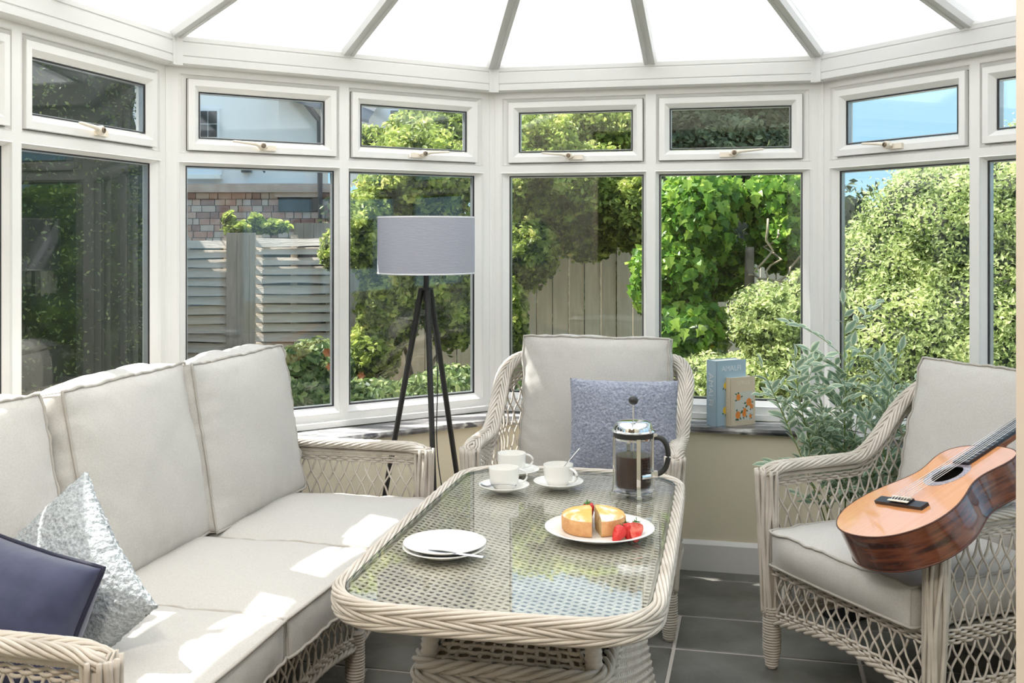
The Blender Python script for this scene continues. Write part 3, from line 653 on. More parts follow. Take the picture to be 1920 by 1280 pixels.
# armchair cushions
bx, by = E1, E2
cushion('seat_cushion', 'grey linen seat cushion of the armchair behind the table', 'cushion', .30, .32, .056, .015, frame_mtx(PQ(-.61, 3.83, SZ), E1, E2), seed=40, wr=.005)
cushion('back_cushion', 'tall grey linen back cushion of the armchair behind the table', 'cushion', .278, .262, .055, .035, frame_mtx(PQ(-.595, 3.995, .685), E1, UP+E2*.16), seed=44, wr=.009, noisea=.007, pinch=.03, rnd=.02, bulge=.015)
rx = Vector((math.cos(math.radians(-65.8)), math.sin(math.radians(-65.8)), 0)); ry = Vector((-rx.y, rx.x, 0)); RC = Vector((1.254, 3.122, 0))
cushion('seat_cushion', 'thick grey linen seat cushion under the guitar', 'cushion', .288, .335, .062, .008, frame_mtx(RC-ry*.045+UP*.386, rx, ry), seed=51, wr=.006, rnd=.05)
cushion('back_cushion', 'grey linen back cushion behind the guitar', 'cushion', .29, .258, .055, .03, frame_mtx(RC+ry*.215+UP*.675, rx, UP+ry*.30), seed=55, wr=.008, noisea=.006, pinch=.03, rnd=.02, bulge=.012)
# scatter cushions
pillow('scatter_cushion', 'blue-grey fleecy cushion on the armchair behind the table', .192, .160, .055, frame_mtx(at(1169, 797, 3.74), E1*1+E2*.05, UP*1+E2*.12), 'teddy', n=90, rough=.0035, rs=130, pointy=.04)
bc = PQ(-1.40, 2.02, .63)
pillow('scatter_cushion', 'pale speckled nubbly cushion leaning behind the navy cushion', .185, .185, .06, frame_mtx(at(98, 1112, 2.28), (.56, -.46, -.62), (.52, .10, .80)), 'boucle', n=90, rough=.004, rs=120, pointy=.03, sagx=.02)
pillow('scatter_cushion', 'navy velvet cushion with dark piping against the sofa arm', .185, .155, .105, frame_mtx(at(2, 1165, 2.12), (.93, -.33, -.17), (.14, .30, .93)), 'navy_velvet', 'navy_piping', n=60, rough=.001, rs=20, pointy=.05)

# ------------------------------------------------------------------ table
tc = Vector((.063, 2.60, 0)); table = empty('wicker_table', tc, -math.radians(11.4)); tag(table, 'pale wicker coffee table with a glass top in the middle of the room', 'table')
TZ = .628
def rrect(hx, hy, r, n=14, bow=0):
    pts = []
    for cx_, cy_, a0 in ((hx-r, hy-r, 0), (-hx+r, hy-r, PI/2), (-hx+r, -hy+r, PI), (hx-r, -hy+r, 1.5*PI)):
        for a in np.linspace(a0, a0+PI/2, n): pts.append((cx_+r*math.cos(a), cy_+r*math.sin(a)))
    out = []
    P = np.array(pts+[pts[0]]); L = np.concatenate([[0], np.cumsum(np.linalg.norm(np.diff(P, axis=0), axis=1))]); t = np.linspace(0, L[-1], 161)[:-1]
    P = np.stack([np.interp(t, L, P[:, 0]), np.interp(t, L, P[:, 1])], 1)
    P[:, 1] += np.sign(P[:, 1])*bow*(1-(P[:, 0]/hx)**2)*(np.abs(P[:, 1]) > hy-r-.02)*1; P[:, 0] += np.sign(P[:, 0])*bow*.5*(1-(P[:, 1]/hy)**2)*(np.abs(P[:, 0]) > hx-r-.02)
    return P
HX, HY = .310, .600
gl = rrect(HX, HY, .12, bow=.012); mb = MB(); mb.prism([tuple(p) for p in gl], TZ-.006, TZ)
ringv = MB(); g_in = gl*.9985; n_ = len(gl)
o = mb.build('glass_top', 'table_glass', table)
mat('glass_edge', (.06, .10, .08), .2)
ge = MB(); v = [(x*1.001, y*1.001, TZ-.0062) for x, y in gl]+[(x*1.001, y*1.001, TZ-.0002) for x, y in gl]+[(x*.996, y*.998, TZ-.0002) for x, y in gl]; ge.add(v, [[[i, (i+1) % n_, n_+(i+1) % n_, n_+i] for i in range(n_)]]); ge.build('glass_edge', 'glass_edge', table)
rimp = rrect(HX+.014, HY+.014, .13, bow=.012); rl = np.append(rimp, rimp[:1], 0)
mb = MB()
for dz, hand, rr in ((-.007, 1, .0110), (-.022, -1, .0120), (-.037, 1, .0105)):
    rope(mb, np.column_stack([rl, np.full(len(rl), TZ+dz)]), rr, 8, .46, .0043, 1.0, .85, N=480, hand=hand, core=.85)
mb.build('rim_braid', 'wicker', table, smooth=True)
mb = MB(); mb.prism([tuple(p*.985) for p in rimp], TZ-.034, TZ-.020); mb.build('table_board', 'wicker', table)
# woven top under the glass
mb = MB(); mb2 = MB(); st = .0165
def inside_r(x, y): return abs(x) < HX-.002 and abs(y) < HY-.002 and not (abs(x) > HX-.12 and abs(y) > HY-.12 and math.hypot(abs(x)-HX+.12, abs(y)-HY+.12) > .118)
j = 0; y = -HY+.006
while y < HY:
    hw = HX-.004
    if abs(y) > HY-.12: hw = HX-.12+math.sqrt(max(0, .116**2-(abs(y)-HY+.12)**2))
    x = np.arange(-hw, hw, st/6); z = TZ-.0118+.0026*np.cos(PI*x/st+PI*(j % 2))
    for k in (-.5, .5): mb.tube(np.stack([x, np.full_like(x, y+k*.0046), z], 1), .0026, 4, ell=(1.05, .7))
    j += 1; y += .0102
for i in range(int(2*HX/st)):
    x = -HX+(i+.5)*st
    hh = HY-.004
    if abs(x) > HX-.12: hh = HY-.12+math.sqrt(max(0, .116**2-(abs(x)-HX+.12)**2))
    mb2.tube([(x, -hh, TZ-.0125), (x, hh, TZ-.0125)], .0026, 5)
mb.build('woven_top', 'wicker', table, smooth=True, kind='stuff'); mb2.build('cane_stakes', 'wicker', table, smooth=True, kind='stuff')
# base: flared woven skirt, inner sloping woven neck, four bound poles
def frustum_pt(hx0, hy0, hx1, hy1, z0, z1, r=.05):
    a = rrect(hx0, hy0, r); b = rrect(hx1, hy1, r*.8)
    def f(i, t, off=0):
        p = a[i]*(1-t)+b[i]*t; return np.array([p[0]*(1+off/hx0), p[1]*(1+off/hy0), z0+(z1-z0)*t])
    return a, b, f
BX0, BY0, BX1, BY1, BZ = .275, .46, .205, .37, .415
a_, b_, fB = frustum_pt(BX0, BY0, BX1, BY1, .0, BZ)
mb = MB(); N_ = 160
for row in range(40):
    t = (row+.7)/40; P = np.array([fB(i, t, .004*math.sin(PI*i/2+PI*(row % 2))) for i in range(N_)])
    mb.tube(P, .0046, 5, closed=True)
mb.build('skirt_weave', 'wicker', table, smooth=True, kind='stuff')
mb = MB()
for i in range(0, N_, 2): mb.tube([fB(i, 0.0), fB(i, 1)], .0042, 5)
mb.build('skirt_stakes', 'wicker', table, smooth=True, kind='stuff')
mb = MB(); P = np.array([[*p, BZ] for p in b_]+[[*b_[0], BZ]]); rope(mb, P, .011, 4, .16, .0058, core=.8); P = np.array([[*p, BZ-.026] for p in b_*1.02]+[[*(b_[0]*1.02), BZ-.026]]); rope(mb, P, .009, 4, .16, .0055, hand=-1, core=.8)
P = np.array([[*p, .012] for p in a_]+[[*a_[0], .012]]); rope(mb, P, .010, 4, .16, .0055, core=.8); mb.build('skirt_braid', 'wicker', table, smooth=True)
a2, b2, fN = frustum_pt(BX1-.020, BY1-.02, .105, .22, BZ-.01, .575, .03)
mb = MB()
for row in range(15):
    t = (row+.5)/15; P = np.array([fN(i, t, .005*math.sin(PI*i/2+PI*(row % 2))) for i in range(N_)]); mb.tube(P, .0050, 5, closed=True)
mb.build('neck_weave', 'wicker', table, smooth=True, kind='stuff')
mb = MB()
for i in range(0, N_, 2):
    P = np.array([fN(i, t, .006*math.sin(PI*(t*15-.5)+PI*(i//2 % 2))) for t in np.linspace(0, 1, 46)]); mb.tube(P, .0048, 5)
mb.build('neck_stakes', 'wicker', table, smooth=True, kind='stuff')
mb = MB(); mb.add([tuple(fN(i, 0)*np.array([.97, .97, 1])) for i in range(N_)]+[tuple(fN(i, 1)*np.array([.97, .97, 1])) for i in range(N_)], [[[i, (i+1) % N_, N_+(i+1) % N_, N_+i] for i in range(N_)]]); mb.build('neck_core', 'wicker_dark', table)
mb = MB(); mb.add([tuple(fB(i, 0)*np.array([.97, .97, 1])) for i in range(N_)]+[tuple(fB(i, 1)*np.array([.97, .97, 1])) for i in range(N_)], [[[i, (i+1) % N_, N_+(i+1) % N_, N_+i] for i in range(N_)]]); mb.build('skirt_core', 'wicker_dark', table)
for sx in (-1, 1):
    for sy in (-1, 1):
        mb = MB(); z = np.arange(BZ-.02, TZ-.045, .0042); t = (z-z[0])/(z[-1]-z[0]); r = .0185+.0016*np.cos(np.arange(len(z))*PI*.66)
        mb.tube(np.stack([sx*(BX1-.022-.012*t), sy*(BY1-.03-.012*t), z], 1), r, 14); mb.build('pole', 'wicker', table, smooth=True)
        mb = MB(); z = np.arange(BZ-.02, TZ-.045, .0042); t = (z-z[0])/(z[-1]-z[0]); mb.tube(np.stack([sx*(BX1-.03-.06*t), sy*(BY1-.075-.06*t), z], 1), r*.8, 12); mb.build('brace', 'wicker', table, smooth=True)
# ------------------------------------------------------------------ on the table
T0 = TZ+.0005
def on_table(u, v): Y = 1979*(1.34-TZ)/(v-441.4); return at(u, v, Y)
def saucer_prof(r): return [(.0005, .002), (r*.36, .002), (r*.38, 0), (r*.42, 0), (r*.44, .003), (r*.75, .009), (r*.97, .0165), (r, .0185), (r*.985, .0198), (r*.74, .0125), (r*.48, .0062), (r*.40, .0052), (.0005, .0052)]
def plate_prof(r, h=.017): return [(.0005, .0022), (r*.52, .0022), (r*.54, 0), (r*.59, 0), (r*.62, .003), (r*.80, h*.55), (r*.985, h), (r, h+.0015), (r*.985, h+.003), (r*.80, h*.55+.0035), (r*.64, .0062), (r*.55, .0052), (.0005, .0052)]
def make_cup(loc, rz, label):
    cup = MB(); pr = [(.0005, .003), (.022, .003), (.023, 0), (.026, 0), (.0275, .003), (.034, .010), (.0395, .020), (.0415, .032), (.0420, .058), (.0417, .0600), (.0405, .0600), (.0400, .057), (.0395, .032), (.0375, .021), (.032, .011), (.024, .0068), (.0005, .0062)]
    cup.lathe(pr, k=48); c = cup.build('coffee_cup', 'porcelain', smooth='auto'); tag(c, label, 'cup', 'white coffee cups'); c.location = loc; c.rotation_euler = (0, 0, rz)
    h = MB(); t = np.linspace(0, 1, 18); a = PI*.5-t*PI*1.12; x = .0395+.0235*np.cos(a)*1.0+.002; z = .034+.0185*np.sin(a); x[-1] -= .002
    h.tube(np.stack([x, 0*x, z], 1), .0036, 10, ell=(1.35, .8)); h.build('cup_handle', 'porcelain', c, smooth=True)
    return c
def make_saucer(loc, label):
    s = MB(); s.lathe(saucer_prof(.071), k=56); o = s.build('saucer', 'porcelain', smooth=True); tag(o, label, 'saucer', 'white saucers'); o.location = loc; return o
def spoon(mtx, label, L=.125):
    s = MB(); t = np.linspace(0, 1, 26); g = MB()
    # bowl: shallow ellipsoidal shell; stem: tapering bar
    n, k = 7, 20; v = []; 
    for i in range(n+1):
        f = i/n
        for j in range(k): a = 2*PI*j/k; v.append((math.cos(a)*.0205*f-.001*0, math.sin(a)*.0135*f*(1-.12*math.cos(a)), -.0055*(1-f*f)))
    v2 = [(x, y, z-.0011) for x, y, z in v]; F = [[i*k+j, i*k+(j+1) % k, (i+1)*k+(j+1) % k, (i+1)*k+j] for i in range(n) for j in range(k)]
    s.add(v, [F]); s.add(v2, [[f[::-1] for f in F]]); s.add(v[-k:]+v2[-k:], [[[j, (j+1) % k, k+(j+1) % k, k+j] for j in range(k)][::1]])
    x = .019+t*(L-.04); z = .0005+.007*np.sin(t*PI*.55); s.tube(np.stack([x, 0*x, z], 1), .0017+.0014*t**2, 8, ell=(1.5, .6))
    o = s.build('teaspoon', 'spoon_steel', smooth=True); tag(o, label, 'spoon'); o.matrix_world = mtx; return o
c1 = on_table(945, 920); c2 = on_table(1047, 913.5); c3 = on_table(967, 890)
for c, lab in ((c1, 'white saucer under the near left coffee cup, spoon resting on it'), (c2, 'white saucer under the coffee cup nearest the coffee press'), (c3, 'white saucer half hidden behind the near left coffee cup')): make_saucer(Vector((c.x, c.y, T0)), lab)
U0 = T0+.0056
make_cup(Vector((c1.x, c1.y, U0)), math.radians(8), 'white coffee cup with a spoon on its saucer')
make_cup(Vector((c2.x, c2.y, U0)), math.radians(-40), 'white coffee cup with a spoon standing in it')
make_cup(Vector((c3.x-.012, c3.y, U0)), math.radians(14), 'white coffee cup farthest back, nearest the armchair')
d = Vector((.082, -.028, 0)).normalized(); spoon(frame_mtx(Vector((c1.x-.046, c1.y-.020, U0+.0170)), (.84, -.54, .02), (.54, .84, 0)), 'steel teaspoon lying on the saucer, bowl to the left', .115)
spoon(frame_mtx(Vector((c2.x-.012, c2.y-.005, U0+.017)), (.62, .22, .62), (-.3, .9, .0)), 'steel teaspoon leaning in the coffee cup', .135)
pc = on_table(833, 1037)
for i, (dx, dy, lab) in enumerate(((0, 0, 'lower white side plate of the stacked pair'), (.001, .003, 'upper white side plate of the stacked pair, under the knife'))):
    s = MB(); s.lathe(plate_prof(.094, .015), k=72); o = s.build('side_plate', 'porcelain', smooth=True); tag(o, lab, 'plate', 'stacked side plates'); o.location = (pc.x+dx, pc.y+dy, T0+i*.0088)
# knife across the upper plate
kz = T0+.0088+.0185+.002; a = at(803, 1022, 2.318); b = at(907, 1044, 2.237); a.z = kz-.008; b.z = kz+.001; d = (b-a); L = d.length
mb = MB(); n = 24; t = np.linspace(0, 1, n); wv = np.interp(t, [0, .04, .2, .5, .54, .62, 1], [.0008, .004, .0078, .0072, .0035, .0038, .0062]); hz = np.interp(t, [0, .5, .55, 1], [.0007, .0010, .0022, .0026])
v = []
for x, w_, h_ in zip(t*L, wv, hz): v += [(x, -w_, 0), (x, 0, h_), (x, w_, 0), (x, 0, -h_)]
mb.add(v, [[[i*4+j, i*4+(j+1) % 4, (i+1)*4+(j+1) % 4, (i+1)*4+j] for i in range(n-1) for j in range(4)], [[0, 3, 2, 1], [(n-1)*4+j for j in range(4)]]])
o = mb.build('table_knife', 'steel', smooth='auto'); tag(o, 'steel knife laid across the stacked side plates', 'knife'); o.matrix_world = frame_mtx(a, d, UP.cross(d))
# cake on its plate
kc = on_table(1124, 1003); s = MB(); s.lathe(plate_prof(.131, .019), k=88); o = s.build('cake_plate', 'porcelain', smooth=True); tag(o, 'wide white plate holding the cake', 'plate'); o.location = (kc.x, kc.y, T0)
def cake_piece(a0, a1, loc, label, R=.073, H=.046):
    n = 18; th = np.linspace(a0, a1, n); root = MB(); side = []
    def shell(rad, z): return [(rad*math.cos(t), rad*math.sin(t), z) for t in th]
    prof = [(.93, 0), (.985, .006), (1, .018), (1.0, .030), (.975, .036)]; top = [(.975, .036), (.93, .0400), (.80, .0440), (.6, .048), (.35, .0505), (.12, .052), (.0, .0522)]
    v = sum([shell(R*r, z) for r, z in prof], []); F = [[i*n+j, i*n+j+1, (i+1)*n+j+1, (i+1)*n+j] for i in range(len(prof)-1) for j in range(n-1)]
    root.add(v, [F]); root.add(shell(R*.93, 0)+[(0, 0, 0)], [[[j+1, j, n] for j in range(n-1)]]); o = root.build('sponge_cake', 'cake_side', smooth='auto'); tag(o, label, 'cake', 'sponge cake pieces'); o.location = loc
    tb = MB(); v = []
    for r, z in top: v += [(R*r*math.cos(t), R*r*math.sin(t), z+.0012*nz((R*r*math.cos(t), R*r*math.sin(t), a0), 60)) for t in th]
    tb.add(v, [[[i*n+j, i*n+j+1, (i+1)*n+j+1, (i+1)*n+j] for i in range(len(top)-1) for j in range(n-1)]]); tb.build('sugared_top', 'cake_top', o, smooth=True)
    cb = MB()
    for t in (a0, a1):
        pr = [(r, z) for r, z in prof]+top[1:]; v = [(R*r*math.cos(t), R*r*math.sin(t), z) for r, z in pr]+[(0, 0, 0)]
        cb.add(v, [[list(range(len(v))) if t == a0 else list(range(len(v)))[::-1]]])
    cb.build('cut_face', 'cake_crumb', o); return o
kb = Vector((kc.x-.012, kc.y+.026, T0+.0064))
cake_piece(math.radians(93), math.radians(266), kb+Vector((-.0045, -.002, 0)), 'left piece of the sugared sponge cake, cut face to the gap')
cake_piece(math.radians(-83), math.radians(87), kb+Vector((.0045, .002, 0)), 'right piece of the sugared sponge cake beside the strawberries')
def strawberry(loc, ax, label, r=.0135, cut=False):
    ax = Vector(ax).normalized(); b = MB(); pr = [(.0004, -.020), (.0045, -.0175), (.0085, -.010), (.0118, -.001), (.0132, .006), (.0118, .012), (.007, .0145), (.0004, .0145)]
    b.lathe([(x*r/.0132, z*r/.0132) for x, z in pr], k=20)
    if cut:
        v = b.v[0]; v[:, 1] = np.minimum(v[:, 1], .0005)
    m = ax.to_track_quat('Z', 'Y').to_matrix().to_4x4()
    if cut: yy = Vector((.1, -1, .25)); yy = (yy-ax*yy.dot(ax)).normalized(); m = Matrix((yy.cross(ax), yy, ax)).transposed().to_4x4()
    m.translation = Vector(loc)
    o = b.build('strawberry', 'strawberry', smooth=True); tag(o, label, 'strawberry', 'strawberries'); o.matrix_world = m
    lf = MB()
    for k in range(7):
        a = 2*PI*k/7; c_, s_ = math.cos(a), math.sin(a); q = r/.0132
        pts = [(0, 0, .015*q), (.006*c_-.0028*s_, .006*s_+.0028*c_, .0165*q), (.0135*c_, .0135*s_, .016*q+.003*(k % 2)), (.006*c_+.0028*s_, .006*s_-.0028*c_, .0165*q)]
        lf.add(pts, [[[0, 1, 2, 3]]])
    lf.tube([(0, 0, .014*q), (.001, .001, .024*q)], .0009, 5); lf.build('leafy_top', 'leaf_green', o)
    if cut:
        f = MB(); pts = [(x*.93*r/.0132, .0012, z*.95*r/.0132) for x, z in pr]+[(-x*.93*r/.0132, .0012, z*.95*r/.0132) for x, z in pr[::-1]]
        f.add(pts, [[list(range(len(pts)))]]); f.build('cut_flesh', 'strawberry_flesh', o)
    return o
bz = T0+.0064
strawberry((kc.x+.040, kc.y-.060, bz+.0135), (.5, .55, .55), 'whole red strawberry at the left of the three on the plate', .0165)
strawberry((kc.x+.062, kc.y-.045, bz+.0165), (-.15, .35, 1), 'strawberry in the middle, leafy top up, between two others', .0155)
strawberry((kc.x+.080, kc.y-.056, bz+.0185), (.12, .45, 1), 'cut strawberry half showing its paler flesh at the right', .0175, cut=True)
f = MB(); th = np.linspace(0, 2*PI, 24)[:-1]; 
strawberry((kc.x-.018, kc.y+.104, bz+.026), (-.2, -.1, 1), 'strawberry behind the cake with only its leafy top showing', .0150)
# coffee press -------------------------------------------------------
pl_ = Vector((.334, 2.905, T0)); cp = empty('coffee_press', pl_, 0); tag(cp, 'glass coffee press half full of dark coffee, chrome lid and black handle', 'coffee press')
mb = MB(); R_ = .0520; mb.lathe([(.0005, .012), (.036, .0125), (.046, .017), (R_, .028), (R_, .178), (R_+.002, .181), (R_-.0015, .181), (R_-.0022, .176), (R_-.0022, .029), (.045, .0195), (.035, .015), (.0005, .0145)], k=64); mb.build('beaker', 'beaker_glass', cp, smooth='auto')
mb = MB(); mb.lathe([(.0005, .0155), (.035, .0158), (.0445, .0202), (R_-.003, .0295), (R_-.003, .108), (.0005, .108)], k=56); mb.build('coffee', 'coffee', cp, smooth='auto')
mb = MB(); mb.lathe([(.0495, .152), (R_+.0012, .152), (R_+.0018, .153), (R_+.0018, .170), (R_+.0012, .171), (.0505, .171)], k=64, cap=False)
for a in np.radians([-82, 8, 98, 188]):
    z = np.linspace(0, 1, 24); zz = .160-.152*z; rr = R_+.0030+.004*np.clip((z-.80)/.2, 0, 1)**2*1.0; c_, s_ = math.cos(a), math.sin(a); v = []
    for r, q in zip(rr, zz):
        for dn, dt in ((0, -.0055), (0, .0055), (.0014, .0055), (.0014, -.0055)): v.append(((r+dn)*c_-dt*s_, (r+dn)*s_+dt*c_, q))
    mb.add(v, [[[i*4+j, i*4+(j+1) % 4, (i+1)*4+(j+1) % 4, (i+1)*4+j] for i in range(23) for j in range(4)], [[0, 3, 2, 1], [92, 93, 94, 95]]])
    mb.box(((R_+.006)*c_, (R_+.006)*s_, .004), (.014, .014, .008), Matrix.Rotation(a, 3, 'Z'))
mb.lathe([(.034, .008), (R_+.003, .0095), (R_+.003, .0115), (.034, .010)], k=56, cap=False); mb.build('chrome_frame', 'chrome', cp, smooth='auto')
mb = MB(); mb.lathe([(R_-.001, .172), (R_+.005, .1725), (R_+.0075, .1735), (R_+.008, .1755), (R_+.0045, .177), (R_+.002, .1785), (R_+.0005, .188), (.047, .1965), (.040, .2005), (.030, .2025), (.010, .2035), (.0004, .2037)], k=64); mb.lathe([(R_+.0005, .171), (R_+.0022, .1715), (R_+.0022, .176)], k=48, cap=False); mb.build('lid', 'chrome', cp, smooth='auto')
mb = MB(); mb.lathe([(R_+.0002, .1585), (R_+.0030, .158), (R_+.0032, .1715), (R_+.001, .172)], k=64, cap=False); mb.build('lid_collar', 'black_metal', cp, smooth='auto')
mb = MB(); mb.tube([(0, 0, .08), (0, 0, .250)], .0022, 8); mb.lathe([(.0004, .076), (.047, .076), (.048, .079), (.047, .082), (.0004, .082)], k=40); mb.build('plunger', 'steel', cp, smooth='auto')
mb = MB(); mb.ball((0, 0, .258), .0135, 20, 12, (1, 1, .92)); mb.build('knob', 'black_plastic', cp, smooth=True)
mb = MB(); hd = Vector((math.cos(math.radians(-6)), math.sin(math.radians(-6)), 0))
z = [.156, .158, .150, .130, .100, .072, .058, .056]; x = [R_+.004, R_+.018, R_+.032, R_+.0415, R_+.044, R_+.036, R_+.020, R_+.004]
pth = np.array([(hd.x*a, hd.y*a, b) for a, b in zip(x, z)]); tt = np.linspace(0, 7, 40); pth = np.stack([np.interp(tt, range(8), pth[:, i]) for i in range(3)], 1)
for _ in range(4): pth[1:-1] = (pth[:-2]+pth[1:-1]*2+pth[2:])/4
mb.tube(pth, .0072, 12, ell=(1.0, 1.0)); mb.build('handle', 'black_plastic', cp, smooth=True)
mb = MB(); mb.box((hd.x*(R_+.006), hd.y*(R_+.006), .161), (.014, .012, .012)); mb.build('upper_bracket', 'chrome', cp); mb = MB(); mb.box((hd.x*(R_+.004), hd.y*(R_+.004), .057), (.020, .018, .016)); mb.tube([(R_*math.cos(math.radians(-70)), R_*math.sin(math.radians(-70)), .057), ((R_+.003)*math.cos(math.radians(-40)), (R_+.003)*math.sin(math.radians(-40)), .057), (R_+.002, -.004, .057)], .006, 8, ell=(.4, 1)); mb.build('handle_bracket', 'chrome', cp)
mb = MB()
for k in range(2):
    for i in range(7):
        a = math.radians(-62+k*17); z = .100-i*.0085; mb.tube([((R_+.0006)*math.cos(a+d_), (R_+.0006)*math.sin(a+d_), z) for d_ in np.linspace(-.09, .09, 6)], .0007, 4, ell=(.4, 2.2))
mb.build('scale_marks', 'print_black', cp)
# ------------------------------------------------------------------ books on the sill
def book(loc, ang, W_, D_, H_, cover, label, cat='book'):
    """spine at x<0 end: local x = cover width, y = thickness, origin at the front bottom spine corner"""
    r = empty('book', loc, ang); tag(r, label, cat, 'books on the window sill'); t = .0025
    mb = MB(); n = 7; 
    mb.box((W_/2, t/2, H_/2), (W_, t, H_)); mb.build('front_cover', cover, r)
    mb = MB(); mb.box((W_/2, D_-t/2, H_/2), (W_, t, H_)); mb.build('rear_cover', cover, r)
    mb = MB(); P = [(0+.0, 0), (-.002, D_*.15), (-.0035, D_*.5), (-.002, D_*.85), (0, D_), (t, D_), (t, 0)]; mb.prism(P, 0, H_); mb.build('spine', cover, r)
    mb = MB(); mb.box((W_/2-.001, D_/2, H_/2), (W_-.008, D_-2*t-.0005, H_-.006)); mb.build('page_block', 'page', r)
    return r
BA = math.radians(29)
b1 = book(Vector((.817, 4.222, SILL+.0005)), BA, .155, .060, .262, 'book_blue', 'taller pale blue hardback on the sill, lettered AMALFI')
b2 = book(Vector((.874, 4.225, SILL+.0005)), BA, .130, .034, .194, 'book_cream', 'smaller cream hardback with oranges on its cover')
def face(x, z, y=-.0004): return Matrix.Translation((x, y, z)) @ Matrix.Rotation(PI/2, 4, 'X')
def spine_m(yc, z, x=-.0040): return Matrix.Translation((x, yc, z)) @ Matrix.Rotation(-PI/2, 4, 'Z') @ Matrix.Rotation(PI/2, 4, 'X') @ Matrix.Rotation(-PI/2, 4, 'Z')
text_obj('AMALFI', .031, face(.078, .228), 'letter_pale', b1); text_obj('AMALFI', .040, spine_m(.030, .145), 'letter_pale', b1)
text_obj('SEVILLE', .020, face(.068, .170), 'letter_gold', b2); text_obj('SEVILLE', .019, spine_m(.017, .085), 'letter_gold', b2)
def fruit_print(r, x0, x1, z0, z1, seed, fm, bg_=True):
    rg = random.Random(seed)
    if bg_: mb = MB(); mb.box(((x0+x1)/2, -.0003, (z0+z1)/2), (x1-x0, .0005, z1-z0)); mb.build('cover_picture', 'print_pale', r)
    mb = MB(); lf = MB(); 
    for fx, fz, s in ((.2, .82, .17), (.78, .62, .20), (.18, .20, .19), (.52, .22, .16), (.55, .34, .13), (.92, .46, .12), (.86, .12, .10)):
        cx_, cz_ = x0+fx*(x1-x0), z0+fz*(z1-z0); R = s*(x1-x0)*.72
        mb.add([(max(x0, min(x1, cx_+R*math.cos(a))), -.0009-.00002*fz, max(z0, min(z1, cz_+R*1.15*math.sin(a)))) for a in np.linspace(0, 2*PI, 17)[:-1]], [[list(range(16))]])
        for k in range(5):
            a = rg.uniform(0, 2*PI); ex, ez_ = cx_+R*1.5*math.cos(a), cz_+R*1.5*math.sin(a); b = a+rg.uniform(-.6, .6); l_ = R*1.1; w_ = R*.32
            pts = [(ex-l_/2*math.cos(b), ez_-l_/2*math.sin(b)), (ex-w_*math.sin(b), ez_+w_*math.cos(b)), (ex+l_/2*math.cos(b), ez_+l_/2*math.sin(b)), (ex+w_*math.sin(b), ez_-w_*math.cos(b))]
            lf.add([(min(x1, max(x0, p)), -.0007, min(z1, max(z0, q))) for p, q in pts], [[[0, 1, 2, 3]]])
    mb.build('fruit_print', fm, r); lf.build('leaf_print', 'print_leaf', r)
fruit_print(b2, .022, .118, .020, .135, 3, 'orange_fruit'); fruit_print(b1, .030, .125, .030, .190, 5, 'lemon_fruit', False)

# ------------------------------------------------------------------ floor lamp
lamp = empty('floor_lamp', (-.325, 4.0, 0)); tag(lamp, 'black tripod floor lamp with a grey drum shade', 'floor lamp')
mb = MB(); R_ = .184; mb.lathe([(R_, 1.195), (R_, 1.412), (R_-.004, 1.412), (R_-.004, 1.195), (R_, 1.195)], k=72, cap=False); mb.build('lamp_shade', 'shade', lamp, smooth='auto')
mb = MB()
for z in (1.199, 1.408): mb.tube([(R_*.992*math.cos(a), R_*.992*math.sin(a), z) for a in np.linspace(0, 2*PI, 61)[:-1]], .003, 5, closed=True)
for k in range(3): a = 2*PI*k/3; mb.tube([(0, 0, 1.26), (R_*.98*math.cos(a), R_*.98*math.sin(a), 1.20)], .002, 5)
mb.build('shade_ring', 'print_white', lamp)
mb = MB(); mb.tube([(0, 0, 1.12), (0, 0, 1.25)], .0105, 14); mb.lathe([(.0005, 1.25), (.02, 1.25), (.02, 1.30), (.0005, 1.30)], k=18); mb.build('lamp_stem', 'black_metal', lamp, smooth='auto')
mb = MB(); mb.ball((0, 0, 1.335), .032, 16, 10, (1, 1, 1.15)); mb.build('bulb', 'print_white', lamp, smooth=True)
mb = MB(); mb.lathe([(.0005, 1.135), (.027, 1.135), (.027, 1.142), (.0005, 1.142)], k=24); mb.lathe([(.0005, 1.09), (.011, 1.09), (.011, 1.136), (.0005, 1.136)], k=16); mb.build('tripod_head', 'black_metal', lamp, smooth='auto')
for d_ in (165, 45, 285):
    a = math.radians(d_); mb = MB(); mb.tube([(.019*math.cos(a), .019*math.sin(a), 1.138), (.232*math.cos(a), .232*math.sin(a), .006)], [.0115, .0095], 12); mb.tube([(.232*math.cos(a), .232*math.sin(a), .010), (.233*math.cos(a), .233*math.sin(a), .0)], .012, 10); mb.build('leg', 'black_metal', lamp, smooth='auto')
mb = MB(); z = np.linspace(1.12, .02, 50); mb.tube(np.stack([.014+.075*(1.12-z)+.012*np.sin(z*9), -.03+.02*np.sin(z*6)-.05*(1.12-z), z], 1), .0022, 6); mb.build('cord', 'black_plastic', lamp, smooth=True)
